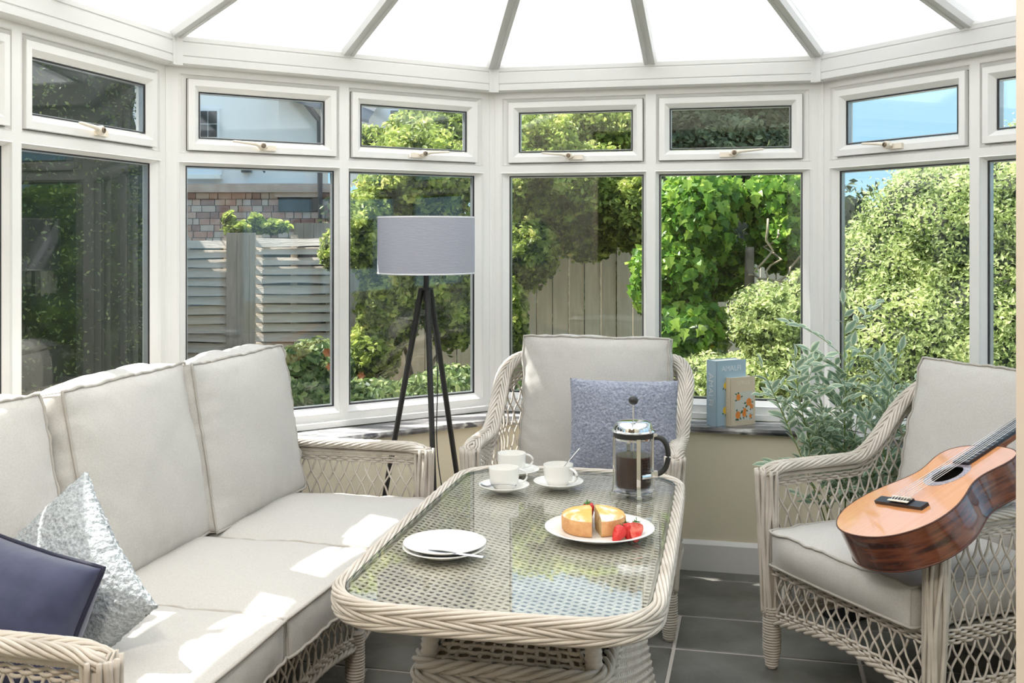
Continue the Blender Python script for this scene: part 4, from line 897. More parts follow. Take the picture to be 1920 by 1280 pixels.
# ------------------------------------------------------------------ guitar
gx = Vector((.291, -.945, .148)); gy = Vector((.855, .327, .404)); GO = Vector((1.0228, 2.7644, .6495))+Vector((0, 0, -.012))
gm = frame_mtx(GO, gx, gy); gt = empty('guitar'); gt.matrix_world = gm; tag(gt, 'classical guitar with an orange top leaning in the right armchair', 'guitar')
def gw(y):     # half width of the body along its length, y from the saddle
    return float(np.interp(y, GYs, GWs))
ky = np.array([-.165, -.1645, -.161, -.150, -.13, -.10, -.06, -.02, .03, .08, .12, .15, .18, .21, .24, .27, .295, .31, .318, .3245, .325]); kw = np.array([.001, .022, .055, .095, .130, .160, .181, .186, .179, .156, .131, .119, .118, .127, .138, .140, .128, .104, .078, .034, .001])
GYs = np.linspace(-.165, .325, 90); 
GYs = np.concatenate([[-.165], -.165+.49*(1-np.cos(np.linspace(0, PI, 90)))/2, [.325]]); GWs = np.interp(GYs, ky, kw)
for _ in range(6): GWs[1:-1] = (GWs[:-2]+2*GWs[1:-1]+GWs[2:])/4
outl = [(w_, y) for y, w_ in zip(GYs, GWs)]+[(-w_, y) for y, w_ in zip(GYs[::-1], GWs[::-1])]
outl = [p for i, p in enumerate(outl) if i == 0 or math.hypot(p[0]-outl[i-1][0], p[1]-outl[i-1][1]) > 1e-4]; no = len(outl)
def dep(y): return .094 + (.100-.094)*(.165-y)/.49
HO = (0, .163); HR = .0435
def top_mesh():
    mb = MB(); nr = 96; O = np.array(outl); ang = np.linspace(0, 2*PI, nr, endpoint=False)
    # rays from the hole centre to the outline
    ins = np.array([(HO[0]+HR*math.cos(a), HO[1]+HR*math.sin(a)) for a in ang]); D = np.hypot(O[:, 0]-HO[0], O[:, 1]-HO[1])
    oa = np.unwrap(np.arctan2(O[:, 1]-HO[1], O[:, 0]-HO[0])); 
    k = len(O); rings = 8; v = []
    for f in np.linspace(0, 1, rings+1):
        for i in range(k): a = oa[i]; p = np.array([HO[0]+HR*math.cos(a), HO[1]+HR*math.sin(a)]); q = O[i]; r = p*(1-f)+q*f; v.append((r[0], r[1], 0))
    mb.add(v, [[[i*k+j, i*k+(j+1) % k, (i+1)*k+(j+1) % k, (i+1)*k+j] for i in range(rings) for j in range(k)]]); return mb
top_mesh().build('soundboard', 'spruce_top', gt)
mb = MB(); v = [(x, y, -.0005) for x, y in outl]+[(x*1.0, y, -dep(y)) for x, y in outl]; mb.add(v, [[[j, no+j, no+(j+1) % no, (j+1) % no] for j in range(no)]]); mb.build('side', 'rosewood', gt, smooth='auto')
mb = MB(); mb.add([(x, y, -dep(y)) for x, y in outl]+[(0, y_, -dep(y_)-.004) for y_ in (.08,)], [[[j, (j+1) % no, no] for j in range(no)][::1]]); mb.build('back_plate', 'rosewood', gt)
mb = MB(); P = np.array([(x, y, -.0012) for x, y in outl]); mb.tube(P, .0022, 6, closed=True); P = np.array([(x, y, -dep(y)+.001) for x, y in outl]); mb.tube(P, .0020, 6, closed=True); mb.build('binding', 'binding', gt, smooth=True)
mb = MB(); mb.lathe([(HR, -.0025), (HR, .0006), (.0640, .0006), (.0640, 0)], (0, HO[1], 0), 72, cap=False); mb.build('rosette', 'rosette', gt)
mb = MB(); mb.lathe([(.0005, -.055), (.058, -.055), (.058, -.003)], (0, HO[1], 0), 32, cap=False); mb.build('sound_hole', 'sound_hole', gt)
mb = MB(); mb.box((0, -.003, .0045), (.190, .027, .009)); mb.box((0, .004, .010), (.080, .018, .006)); mb.build('bridge', 'ebony', gt); br = [c for c in gt.children if c.name.startswith('bridge')][0]
mb = MB(); mb.box((0, .006, .0145), (.078, .0028, .006)); mb.build('saddle', 'bone', br)
mb = MB(); mb.box((0, -.0085, .0135), (.082, .0075, .0015)); mb.build('tie_block', 'bone', br)
mb = MB(); y0, y1 = .215, .66; w0, w1 = .0295, .026; v = []
for y, w_ in ((y0, w0), (y1, w1)):
    for x, z in ((-w_, .001), (w_, .001), (w_, .0085), (w_*.5, .0092), (-w_*.5, .0092), (-w_, .0085)): v.append((x, y, z))
mb.add(v, [[[j, 6+j, 6+(j+1) % 6, (j+1) % 6] for j in range(6)], [list(range(6)), list(range(6, 12))[::-1]]]); fb = mb.build('fingerboard', 'ebony', gt)
for k in range(1, 20):
    y = .650-.650*(1-2**(-k/12))+.006
    if y < y0+.004: break
    wd = w0+(w1-w0)*(y-y0)/(y1-y0); m_ = MB(); m_.tube([(-wd, y, .0088), (0, y, .0100), (wd, y, .0088)], .0010, 6); m_.build('fret', 'steel', fb)
mb = MB(); v = []; ys = [.300, .325, .36, .5, .64]; dd = [.088, .050, .024, .021, .020]
for y, d_ in zip(ys, dd):
    w_ = w0+(w1-w0)*(y-y0)/(y1-y0); w_ *= .98 
    for t in np.linspace(0, PI, 9): v.append((w_*math.cos(t)*(1 if d_ < .04 else .7), y, .001-d_*math.sin(t)**.8))
mb.add(v, [[[i*9+j, i*9+(j+1) % 9, (i+1)*9+(j+1) % 9, (i+1)*9+j] for i in range(len(ys)-1) for j in range(9)], [list(range(9))[::-1], list(range(36, 45))]]); mb.build('neck', 'mahogany', gt, smooth='auto')
mb = MB(); mb.prism([(-.030, .655), (.030, .655), (.036, .70), (.037, .82), (.022, .845), (0, .838), (-.022, .845), (-.037, .82), (-.036, .70)], -.020, .0); hs = mb.build('headstock', 'mahogany', gt)
mb = MB(); mb.box((0, .654, .007), (.052, .005, .012)); mb.build('nut', 'bone', gt)
for s in (-1, 1):
    for i in range(3):
        m_ = MB(); y = .72+.038*i; m_.tube([(s*.036, y, -.010), (s*.054, y, -.010)], .003, 8); m_.box((s*.060, y, -.010), (.012, .016, .008)); m_.build('tuning_peg', 'bone', hs)
for i in range(6):
    x0 = (i-2.5)*.0117; x1 = (i-2.5)*.0088; m_ = MB(); m_.tube([(x0, -.008, .0145), (x0, .006, .0178), (x1, .654, .0135), (x1, .76, .002)], .0010 if i < 3 else .0007, 5); m_.build('string', 'nylon' if i > 2 else 'steel', gt)

# ------------------------------------------------------------------ variegated plant
plant = empty('potted_plant', (1.17, 3.74, 0)); tag(plant, 'leafy variegated plant in a black pot between the sill and the right armchair', 'plant')
mb = MB(); mb.lathe([(.0005, 0), (.075, 0), (.080, .004), (.098, .185), (.104, .188), (.104, .2), (.096, .2), (.092, .17), (.0005, .17)], k=40); mb.build('pot', 'pot_black', plant, smooth='auto')
mb = MB(); mb.lathe([(.0005, .172), (.091, .171)], k=24, cap=False); mb.build('soil', 'soil', plant)
rg = random.Random(11)
def leaf_mesh(L=.058, W_=.0245, curl=.15):
    rows_ = [(0, .0), (.12, .42), (.30, .88), (.48, 1), (.68, .78), (.86, .36), (1, 0)]; v = []; e = []
    for t, w_ in rows_:
        for s, ed in ((-1, 1), (-.62, .55), (0, 0), (.62, .55), (1, 1)):
            v.append((s*w_*W_/2, t*L, -curl*L*t*t+abs(s)*w_*W_*.16)); e.append(max(ed, .9 if t in (0, 1) else 0))
    F = [[i*5+j, i*5+j+1, (i+1)*5+j+1, (i+1)*5+j] for i in range(6) for j in range(4)]
    return v, F, e
lmeshes = []
for cu in (.05, .2, .4):
    v, F, e = leaf_mesh(curl=cu); mb = MB(); mb.add(v, [F], edge=e); o = mb.build('leaf', 'variegated', plant, smooth=True); lmeshes.append(o.data); bpy.data.objects.remove(o)
leaves = []; branches = []
def branch(p0, d0, L, droop, nl, start=.2, ls=1., side=None):
    p = Vector(p0); d = Vector(d0).normalized(); n = 14; pts = [p.copy()]
    for i in range(n):
        d = (d+Vector((rg.uniform(-.06, .06), rg.uniform(-.06, .06), -droop/n*(1.0)))).normalized(); p = p+d*L/n; pts.append(p.copy())
        if p.x < -.33 or p.z < .22: d = (d+Vector((.5, 0, .3))).normalized()
    branches.append(([tuple(q) for q in pts], .0026*(1 if L > .3 else .65)))
    for k in range(nl):
        t = start+(1-start)*(k+.5)/nl; f = t*n; i = min(n-1, int(f)); q = pts[i].lerp(pts[i+1], f-i); dd = (pts[i+1]-pts[i]).normalized()
        sd = dd.cross(UP); sd = sd.normalized() if sd.length > .05 else Vector((rg.uniform(-1, 1), rg.uniform(-1, 1), 0)).normalized()
        s = 1 if k % 2 else -1; upv = sd.cross(dd)
        dl = (dd*.75+sd*s*.75+upv*rg.uniform(-.1, .5)+Vector([rg.uniform(-.25, .25) for _ in range(3)])).normalized()
        nn = (upv+Vector((0, -.5, .15))+Vector([rg.uniform(-.5, .5) for _ in range(3)])); x = dl.cross(nn).normalized(); z = x.cross(dl)
        sc = ls*rg.uniform(.75, 1.15)*(1 if t < .9 else .8); m_ = Matrix((x*sc, dl*sc, z*sc)).transposed().to_4x4(); m_.translation = q; leaves.append((m_, rg.randrange(3)))
    # end leaf
    dd = (pts[-1]-pts[-2]).normalized(); x = dd.cross(UP+Vector((0, -.6, 0))).normalized(); z = x.cross(dd); m_ = Matrix((x, dd, z)).transposed().to_4x4(); m_.translation = pts[-1]; leaves.append((m_, 0))
    return pts
main = []
for k, (ax, ay, L, dr) in enumerate(((.02, .0, .93, .02), (-.04, -.05, .80, .05), (-.22, .0, .82, .22), (.22, -.05, .80, .25), (-.36, -.15, .82, .30), (.36, .0, .74, .40), (-.10, -.25, .72, .3), (.10, -.25, .70, .35), (.10, .15, .76, .2), (-.50, -.05, .66, .55), (.22, -.30, .60, .5), (-.25, -.35, .60, .6), (-.15, -.1, .55, .5), (.15, -.12, .50, .5))):
    pts = branch((ax*.05, ay*.05, .17), (ax, ay, 1), L, dr, 18 if L > .7 else 13, .40, 1.08); main.append(pts)
    for j in range(9):
        i = min(4+j, 13)
        a = rg.uniform(0, 2*PI); out_ = Vector((math.cos(a), math.sin(a)*.8-.2, rg.uniform(.1, .7))); branch(pts[i], out_+(pts[i]-pts[i-1]).normalized()*.6, rg.uniform(.14, .23), rg.uniform(.2, .8), 8, .12, 1.)
br_ = MB()
for pts, r in branches: br_.tube(pts, np.linspace(r, r*.5, len(pts)), 6)
br_.build('stems', 'stem_green', plant, smooth=True)
PW = Vector((1.17, 3.74, 0))
def okleaf(m_):
    t = m_.translation+PW
    if t.z < .30 and (t-PW).length > .5 or m_.translation.x < -.37: return False
    d = t.xy-Vector((RC.x, RC.y)); lx, ly = d.dot(rx.xy), d.dot(ry.xy)
    if t.z < .9 and abs(ly) < .40 and lx > -.385: return False
    return True
def outl_ok(t):           # keep behind the glass
    a, b = V2[2], V2[3]
    for i in (2, 3):
        a, b = V2[i], V2[i+1]; tt = (b-a)/np.linalg.norm(b-a); n_ = np.array([tt[1], -tt[0]])
        if (np.array([t.x, t.y])-a)@n_ < (.06 if t.z > .60 else .22): return False
    return True
leaves = [l for l in leaves if okleaf(l[0]) and outl_ok(l[0].translation+PW)]
leaves.sort(key=lambda l: l[0].translation.y)
for m_, k in leaves[:300]: piece('leaf', lmeshes[k], plant, m_)
if len(leaves) > 300:
    mb = MB()
    for m_, k in leaves[300:]:
        v, F, e = leaf_mesh(curl=(.05, .2, .4)[k]); V = np.array(v)@np.array(m_.to_3x3()).T+np.array(m_.translation); mb.add(V, [F], edge=e)
    mb.build('leaves_behind', 'variegated', plant, smooth=True, kind='stuff')
print('plant leaves', len(leaves))
# ------------------------------------------------------------------ outside
GZ = -.30
g = MB(); g.add([(-40, -10, GZ), (40, -10, GZ), (40, 60, GZ), (-40, 60, GZ)], [[[0, 1, 2, 3]]]); o = struct(g.build('ground', 'soil_ground'))
def leaf_cloud(mb, blobs, n, size, shape='oval', updir=.4, seed=1, shell=.35, face=(0, -.6, .5)):
    """n leaves spread through the outer shell of ellipsoids [(centre, radii)]"""
    r = np.random.default_rng(seed); vol = np.array([b[1][0]*b[1][1]+b[1][1]*b[1][2]+b[1][0]*b[1][2] for b in blobs]); which = r.choice(len(blobs), n, p=vol/vol.sum())
    C = np.array([b[0] for b in blobs])[which]; R = np.array([b[1] for b in blobs])[which]
    d = r.normal(size=(n, 3)); d /= np.linalg.norm(d, axis=1)[:, None]
    keep = (d[:, 1] < .55); d[~keep, 1] *= -1
    # clumpy surface
    cl = np.sin(C[:, 0]*9+d[:, 0]*7)*np.sin(d[:, 1]*8+C[:, 2]*5)*np.sin(d[:, 2]*9+C[:, 1]); rad = (1-shell*r.random(n)**1.5)*(1+.10*cl+.05*r.normal(size=n))
    P = C+d*R*rad[:, None]
    P = P[P[:, 2] > GZ]; d = d[:len(P)]; n = len(P)
    N = d*.8+np.array(face)+r.normal(size=(n, 3))*.65; N /= np.linalg.norm(N, axis=1)[:, None]
    T = np.cross(N, r.normal(size=(n, 3))+np.array([0, 0, -updir])); T /= np.linalg.norm(T, axis=1)[:, None]; B = np.cross(N, T)
    s = size*(.6+.8*r.random(n)); col = np.clip(.35+.5*(cl[:n] if len(cl) >= n else 0)+.22*r.normal(size=n)+.25*d[:, 2], 0, 1)  # leaf tone: lighter upwards and on jutting clumps, plus a random spread
    s = s[:, None]
    if shape == 'oval': off = [(-1, 0, 0), (-.25, .42, .10), (.45, .36, .10), (1, 0, -.05), (.45, -.36, .10), (-.25, -.42, .10)]; F = [[0, 1, 2, 3], [0, 3, 4, 5]]
    elif shape == 'ivy': off = [(-.75, 0, 0), (-.55, .62, .12), (.05, .42, .05), (.85, 0, -.12), (.05, -.42, .05), (-.55, -.62, .12)]; F = [[0, 1, 2, 3], [0, 3, 4, 5]]
    else: off = [(-1, 0, 0), (0, .38, .06), (1, 0, 0), (0, -.38, .06)]; F = [[0, 1, 2, 3]]
    k = len(off); V = np.stack([P+T*s*a*.5+B*s*b*.62+N*s*c for a, b, c in off], 1).reshape(-1, 3)
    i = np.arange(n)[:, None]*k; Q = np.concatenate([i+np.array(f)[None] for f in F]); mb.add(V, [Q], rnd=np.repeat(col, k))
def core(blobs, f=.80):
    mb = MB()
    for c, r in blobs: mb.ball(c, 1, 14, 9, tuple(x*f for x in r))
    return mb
def plant_thing(name, label, cat, blobs, n, size, m, shape='oval', seed=1, group=None, corem='inner_dark', cf=.78, stems=None, stemm='bark', kindname='foliage', **k):
    c = Vector(blobs[0][0]); root = empty(name, (c.x, c.y, GZ)); tag(root, label, cat, group); inv = Matrix.Translation(-root.location)
    mb = MB(); leaf_cloud(mb, blobs, n, size, shape, seed=seed, **k); mb.xf(inv); mb.build(kindname, m, root, kind='stuff')
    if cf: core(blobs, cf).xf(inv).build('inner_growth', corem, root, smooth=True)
    if stems:
        for st in stems:
            mb = MB(); pts, r0, r1 = st; mb.tube(pts, np.linspace(r0, r1, len(pts)), 7); mb.xf(inv); mb.build('trunk' if r0 > .03 else 'branch', stemm, root, smooth=True)
    return root
def wig(a, b, n=9, amp=.06, seed=0):
    a = Vector(a); b = Vector(b); return [tuple(a.lerp(b, i/(n-1))+Vector((nz((i*.5, seed, 0))*amp, nz((i*.5, seed, 5))*amp, 0))) for i in range(n)]
def bl(u, v, Y, ru, rv, rd): s = Y/1979; return (tuple(at(u, v, Y)), (ru*s, rd, rv*s))

# fence behind: waney lap panels with a broad post
FY = 6.6
fx = lambda u: (u-960)/1979*FY
fz = lambda v: 1.34-(v-441.4)/1979*FY
def lap_panel(name, label, u0, u1, v0, v1, Y, n, seed, pm='fence_grey', tilt=0):
    r = random.Random(seed); a = at(u0, v1, Y); b = at(u1, v0, Y); root = empty('garden_fence', (a.x, Y, GZ)); tag(root, label, 'fence', 'weathered fence panels')
    W_ = b.x-a.x; H_ = b.z-a.z; dz = H_/n; 
    for i in range(n):
        mb = MB(); k = 12; v = []
        for j in range(k+1):
            x = W_*j/k; wv = .012*nz((x*2.2, i*3.1+seed, 0)); z0 = a.z-GZ+i*dz-.012+wv+tilt*x*(1-i/n); z1 = a.z-GZ+(i+1)*dz-.020+.010*nz((x*2.0, i+9+seed, 3))
            v += [(x, -.026, z0), (x, -.014, z0), (x, .012, z1), (x, -.002, z1)]
        mb.add(v, [[[q*4+e, (q+1)*4+e, (q+1)*4+(e+1) % 4, q*4+(e+1) % 4] for q in range(k) for e in range(4)], [[0, 1, 2, 3], [k*4+3, k*4+2, k*4+1, k*4]]])
        o = mb.build('slat', pm, root); o.location = (r.uniform(-.006, .006), 0, 0)
    mb = MB(); mb.box((W_/2, .055, (b.z-GZ)/2-.02), (W_-.02, .01, b.z-GZ-.04)); mb.build('gap_shade', 'inner_dark', root)  # near-black sheet added to stand for the shade between the slats
    for x in (0.02, W_*.5, W_-.02):
        mb = MB(); mb.box((x, .03, (b.z-GZ)/2), (.04, .03, b.z-GZ)); mb.build('batten', 'fence_post', root)
    return root
lap_panel('fence_panel', 'weathered grey fence panel of overlapping boards, left of the broad post', 262, 430, 445, 760, FY, 18, 3)
lap_panel('fence_panel', 'weathered grey fence panel of overlapping boards, right of the broad post', 478, 622, 440, 760, FY, 18, 8, tilt=.03)
pr = empty('fence_post', (fx(452), FY-.03, GZ)); tag(pr, 'broad grey boards nailed as a post between the fence panels', 'fence post')
for u0, u1, dy in ((428, 448, 0), (449, 470, -.01), (471, 480, .01)):
    mb = MB(); a = fx(u0)-fx(452); b = fx(u1)-fx(452); mb.box(((a+b)/2, dy, (fz(436)-GZ)/2), (b-a, .03, fz(436)-GZ)); mb.build('board', 'fence_post', pr)
# grey shed panel behind the right of the fence
sh = empty('grey_boarding', (fx(590), FY+.5, GZ)); tag(sh, 'blue-grey vertical boarding standing above the right fence panel', 'fence')
for i in range(9):
    mb = MB(); x = -.20+i*.068; mb.box((x, 0, (fz(434)-GZ+.06)/2), (.064, .02, fz(434)-GZ+.06)); mb.build('board', 'pale_board' if False else 'fence_post', sh)
# vertical board fence behind the armchair
bf = empty('board_fence', (0, 7.6, GZ)); tag(bf, 'pale upright board fence behind the creeper', 'fence')
for i in range(36):
    x = -1.95+i*.115; H_ = 1.58+.03*nz((i, 0, 0)); mb = MB(); mb.box((x, .012*(i % 2), H_/2), (.108, .018, H_)); mb.build('board', 'board_beige', bf)
# neighbour's house -------------------------------------------------
HY = 11.0
hs_ = empty('neighbour_house', (-3.2, HY, GZ)); tag(hs_, 'white rendered house with a red stone base, beyond the fence', 'house')
def hp(u, v, dy=0): p = at(u, v, HY); return (p.x+3.2, dy, p.z-GZ)
def hbox(name, u0, u1, v0, v1, m, d0=-.02, d1=.1, parent=None):
    a = hp(u0, v1); b = hp(u1, v0); mb = MB(); mb.box(((a[0]+b[0])/2, (d0+d1)/2, (a[2]+b[2])/2), (b[0]-a[0], d1-d0, b[2]-a[2])); return mb.build(name, m, parent or hs_)
hbox('wall', -150, 525, -330, 356, 'render_white', 0, .3); hbox('wall', 525, 606, -100, 356, 'render_white', -.06, .3); hbox('wall', 606, 860, -60, 340, 'render_white', .6, .9)
hbox('string_course', 300, 625, 345, 361, 'stone_grey', -.12, .05)
hbox('stone_base', -150, 640, 356, 700, 'mortar', .01, .3)
r = random.Random(5)
for row, v in enumerate(range(362, 452, 12)):
    u = 330-r.randrange(12)
    while u < 625:
        wd = r.choice((12, 16, 20, 26)); h_ = 11 if r.random() < .8 else 11
        if not (525 < u < 600 and 368 < v < 398): hbox('stone', u, u+wd-1.6, v, v+h_, r.choice(('stone_red', 'stone_dark', 'stone_grey')), -.03-.012*r.random(), .05)
        u += wd
hbox('grate', 524, 600, 371, 396, 'dark_pane', -.06, .02); hbox('lintel', 518, 604, 360, 370, 'stone_grey', -.08, .03)
def sash_window(u0, u1, v0, v1, nx, ny):
    f = hbox('window', u0, u1, v0, v1, 'print_white', -.03, .02)
    for i in range(nx):
        for j in range(ny):
            a = u0+4+(u1-u0-8)*i/nx+.7; b = u0+4+(u1-u0-8)*(i+1)/nx-.7; c = v0+4+(v1-v0-8)*j/ny+.7; d = v0+4+(v1-v0-8)*(j+1)/ny-.7
            hbox('window_pane', a, b, c, d, 'dark_pane', -.034, -.02, f)
sash_window(352, 413, 204, 262, 3, 2); sash_window(352, 413, 262, 318, 3, 2); hbox('window_ledge', 345, 418, 328, 336, 'render_white', -.10, .02); hbox('window_ledge', 345, 418, 318, 328, 'print_white', -.05, .02)
sash_window(728, 776, 203, 250, 2, 2)
mb = MB(); a = hp(604, 700); b = hp(604, 215); mb.tube([(a[0], -.12, a[2]), (b[0], -.12, b[2]-.08), (b[0]-.16, -.2, b[2]+.14), (b[0]-.30, -.22, b[2]+.20)], .035, 8); mb.build('downpipe', 'pipe_black', hs_)
mb = MB(); mb.add([hp(512, 178, -.35), hp(700, 232, -.35), hp(700, 160, .9), hp(512, 100, .9)], [[[0, 1, 2, 3]]]); mb.add([hp(512, 184, -.35), hp(700, 238, -.35), hp(700, 232, -.35), hp(512, 178, -.35)], [[[0, 1, 2, 3]]]); mb.build('roof', 'roof_slate', hs_)
mb = MB(); p = hp(475, 320); mb.tube([(p[0]-.05, -.02, p[2]+.02), (p[0], -.14, p[2]+.03), (p[0]+.12, -.16, p[2]+.03), (p[0]+.14, -.1, p[2]-.02)], .012, 6); mb.box((p[0]-.06, -.04, p[2]), (.10, .06, .04)); mb.build('wall_lamp', 'pipe_black', hs_)

# planting -----------------------------------------------------------
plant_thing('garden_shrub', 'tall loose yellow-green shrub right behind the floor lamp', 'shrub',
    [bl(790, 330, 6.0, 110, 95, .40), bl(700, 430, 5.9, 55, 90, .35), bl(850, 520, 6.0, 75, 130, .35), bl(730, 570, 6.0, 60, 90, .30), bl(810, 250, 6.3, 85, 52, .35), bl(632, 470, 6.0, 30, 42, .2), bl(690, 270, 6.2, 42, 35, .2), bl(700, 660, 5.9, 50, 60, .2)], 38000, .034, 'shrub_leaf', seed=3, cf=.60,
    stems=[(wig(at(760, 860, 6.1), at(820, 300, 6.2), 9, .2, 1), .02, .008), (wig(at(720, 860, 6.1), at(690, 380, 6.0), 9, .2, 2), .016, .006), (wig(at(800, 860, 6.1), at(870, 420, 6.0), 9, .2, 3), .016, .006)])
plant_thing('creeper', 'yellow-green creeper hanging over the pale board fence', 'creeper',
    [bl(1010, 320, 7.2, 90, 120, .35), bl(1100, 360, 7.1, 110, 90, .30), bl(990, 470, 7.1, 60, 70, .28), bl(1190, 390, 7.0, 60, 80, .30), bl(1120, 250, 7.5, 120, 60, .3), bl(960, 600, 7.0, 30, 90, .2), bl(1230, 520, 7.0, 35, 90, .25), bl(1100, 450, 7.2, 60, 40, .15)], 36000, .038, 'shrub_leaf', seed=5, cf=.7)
ivy = plant_thing('ivy', 'glossy green ivy mound on the garden fence behind the books', 'ivy',
    [bl(1290, 420, 5.6, 75, 90, .30), bl(1330, 370, 5.7, 55, 48, .25), bl(1260, 520, 5.5, 70, 90, .25), bl(1445, 380, 5.7, 52, 55, .28), bl(1460, 450, 5.6, 50, 60, .25), bl(1290, 620, 5.4, 70, 60, .25), bl(1500, 400, 5.7, 40, 70, .2), bl(1350, 500, 5.8, 60, 60, .15)], 15000, .056, 'ivy_leaf', 'ivy', seed=8, cf=.80, shell=.25)
# the nearest ivy leaves one by one
lm_ = []
for cu in (0, 1, 2):
    mb = MB(); q = [(-.40, 0, 0), (-.32, .34, .05), (-.05, .22, .03), (.05, .36, .05), (.22, .14, .01), (.50, 0, -.06), (.22, -.14, .01), (.05, -.36, .05), (-.05, -.22, .03), (-.32, -.34, .05)]
    v = [(a*.075, b*.075, c*.075) for a, b, c in q]+[(0, 0, -.001)]; mb.add(v, [[[i, (i+1) % 10, 10] for i in range(10)]], rnd=.25+.28*cu); o = mb.build('leaf', 'ivy_leaf', ivy); lm_.append(o.data); bpy.data.objects.remove(o)
r = random.Random(9); ib = [bl(1290, 420, 5.6, 75, 90, .30), bl(1260, 520, 5.5, 70, 90, .25), bl(1445, 380, 5.7, 52, 55, .28), bl(1290, 620, 5.4, 70, 60, .25), bl(1330, 370, 5.7, 55, 48, .25)]
for k in range(280):
    c, R = r.choice(ib); d = Vector((r.gauss(0, 1), -abs(r.gauss(0, 1))*1.1, r.gauss(0, 1))).normalized(); P = Vector((c[0]+d.x*R[0], c[1]+d.y*R[1], c[2]+d.z*R[2]))*1.0
    n_ = (d+Vector((0, -.7, .3))+Vector([r.uniform(-.4, .4) for _ in range(3)])).normalized(); t = Vector((r.uniform(-.6, .6), 0, -1)); t = (t-n_*t.dot(n_)).normalized(); m_ = Matrix((t, n_.cross(t), n_)).transposed()*r.uniform(.7, 1.15); m_ = m_.to_4x4(); m_.translation = P+d*.03-ivy.location; piece('leaf', lm_[k % 3], ivy, m_)
plant_thing('low_shrub', 'fine leaved low shrub spreading below the tree stump', 'shrub',
    [bl(1440, 600, 5.1, 75, 70, .35), bl(1480, 690, 5.0, 90, 80, .35), bl(1400, 730, 5.0, 90, 70, .30), bl(1330, 720, 5.1, 70, 60, .28), bl(1520, 560, 5.1, 50, 60, .28)], 24000, .026, 'hedge_leaf', 'simple', seed=11, cf=.8, shell=.3)
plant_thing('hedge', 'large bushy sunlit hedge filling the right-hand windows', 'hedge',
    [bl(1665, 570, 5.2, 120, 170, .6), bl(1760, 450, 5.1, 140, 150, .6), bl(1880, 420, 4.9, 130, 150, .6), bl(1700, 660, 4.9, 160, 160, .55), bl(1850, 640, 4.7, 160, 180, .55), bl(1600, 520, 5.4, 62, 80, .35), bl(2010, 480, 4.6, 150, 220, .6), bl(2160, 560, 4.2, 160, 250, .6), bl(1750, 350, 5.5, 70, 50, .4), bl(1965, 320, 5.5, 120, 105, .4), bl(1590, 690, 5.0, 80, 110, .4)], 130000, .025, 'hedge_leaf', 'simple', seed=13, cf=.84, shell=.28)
plant_thing('low_planting', 'mixed weeds and fern fronds at the foot of the fence', 'undergrowth',
    [bl(590, 690, 5.6, 70, 50, .3), bl(560, 760, 5.3, 90, 50, .3), bl(700, 760, 5.2, 110, 45, .3), bl(850, 740, 5.2, 90, 50, .3), bl(990, 740, 5.3, 70, 60, .3), bl(1180, 720, 5.4, 70, 50, .3), bl(1080, 760, 5.3, 90, 45, .3), bl(460, 780, 5.4, 80, 40, .3)], 22000, .045, 'weed_leaf', seed=17, cf=.75)
plant_thing('climber_sprig', 'pale green climber sprigs topping the left fence', 'climber',
    [bl(450, 428, 6.9, 32, 14, .1), bl(500, 425, 6.95, 42, 13, .1), bl(430, 410, 6.9, 12, 14, .06), bl(480, 412, 6.9, 12, 12, .06)], 900, .05, 'shrub_leaf', seed=19, cf=0, stems=[(wig(at(455, 860, 6.9), at(470, 425, 6.9), 8, .05, 7), .012, .006), (wig(at(520, 860, 6.95), at(515, 425, 6.95), 8, .05, 8), .012, .006)])
plant_thing('evergreen_tree', 'dark evergreen tree crown behind the creeper, showing in the top lights', 'tree',
    [bl(1180, 150, 12.5, 190, 120, 1.2), bl(1380, 180, 12.5, 110, 130, 1.0), bl(1020, 190, 12, 110, 100, 1.0), bl(1300, 330, 12, 200, 130, 1.0), bl(1100, 330, 12, 180, 120, 1), bl(1415, 330, 12.2, 80, 110, .8)], 75000, .075, 'dark_leaf', seed=23, cf=.88, shell=.2,
    stems=[(wig(at(1200, 760, 12.6), at(1220, 300, 12.6), 7, .2, 4), .18, .1)])
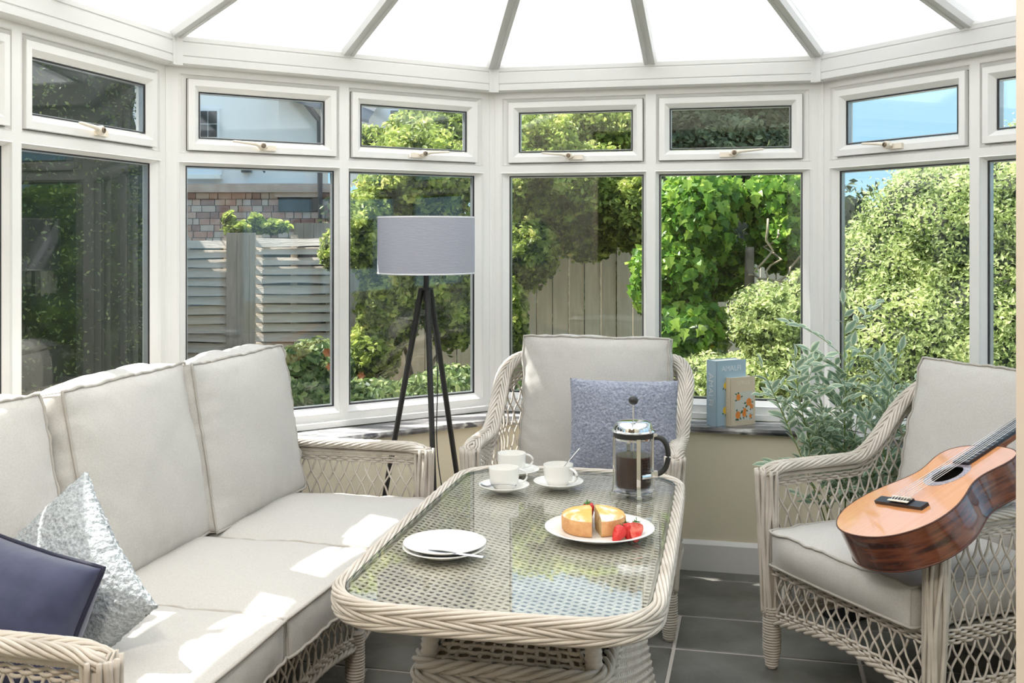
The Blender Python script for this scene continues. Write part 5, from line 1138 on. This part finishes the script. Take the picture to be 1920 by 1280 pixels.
plant_thing('conifer_hedge', 'dark conifer hedge outside the leftmost windows', 'hedge',
    [((-2.32, 5.2, .9), (.50, .8, 1.9)), ((-2.72, 6.3, 1.0), (.60, 1.0, 2.1)), ((-3.1, 4.4, .8), (.6, .9, 1.9)), ((-3.2, 3.2, .7), (.5, .9, 1.9)), ((-3.3, 2.0, .7), (.5, .9, 1.9)), ((-3.9, 7.6, 1.1), (1.0, 1.1, 2.4)), ((-2.42, 5.5, 2.2), (.5, .6, .9))], 130000, .022, 'conifer_leaf', 'simple', seed=29, cf=.85, shell=.25, face=(.6, -.2, .3))
plant_thing('far_hedge', 'dim green hedge beyond the pale board fence', 'hedge', [((-1.0+1.3*i, 9.6, .6), (1.0, .6, 1.25)) for i in range(4)], 16000, .07, 'dark_leaf', 'simple', seed=31, cf=.9, shell=.2)
# stump and bare stems among the ivy
sp_ = at(1407, 500, 5.35); st = empty('tree_stump', (sp_.x, sp_.y, GZ)); tag(st, 'sawn grey tree stump rising among the ivy', 'stump')
mb = MB(); top = sp_.z-GZ+.10; mb.tube([(.01, .02, 0), (0, 0, top*.5), (-.005, 0, top*.85), (-.004, 0, top)], [.06, .034, .026, .022], 10); mb.build('trunk', 'bark', st, smooth=True)
bs = at(1430, 560, 5.3); bt = empty('bare_stems', (bs.x, bs.y, GZ)); tag(bt, 'bare pale climbing stems beside the tree stump', 'stems')
for a, b, s_ in ((at(1425, 570, 5.3), at(1440, 410, 5.35), 1), (at(1440, 520, 5.3), at(1460, 430, 5.4), 2), (at(1405, 515, 5.28), at(1470, 530, 5.3), 3), (at(1425, 570, 5.3), at(1500, 480, 5.35), 4)):
    mb = MB(); mb.tube([(x-bs.x, y-bs.y, z-GZ) for x, y, z in wig(a, b, 9, .10, s_)], .006, 6); mb.build('stem', 'pale_bark', bt, smooth=True)
r = random.Random(4); base = at(655, 690, 5.0)
fl_ = empty('orange_flowers', (base.x, base.y, GZ)); tag(fl_, 'orange blooms among leaves low at the foot of the shrub', 'flowers')
for k in range(5):
    p = at(600+r.uniform(0, 85), 655+r.uniform(0, 60), 5.1+r.uniform(-.1, .1)); mb = MB()
    for j in range(6):
        a = j*PI/3; mb.add([(0, 0, 0), (.014*math.cos(a-.5), -.01, .014*math.sin(a-.5)), (.022*math.cos(a), -.014, .022*math.sin(a)), (.014*math.cos(a+.5), -.01, .014*math.sin(a+.5))], [[[0, 1, 2, 3]]])
    o = mb.build('bloom', 'flower_orange', fl_); o.location = (p.x-base.x, p.y-base.y, p.z-GZ)
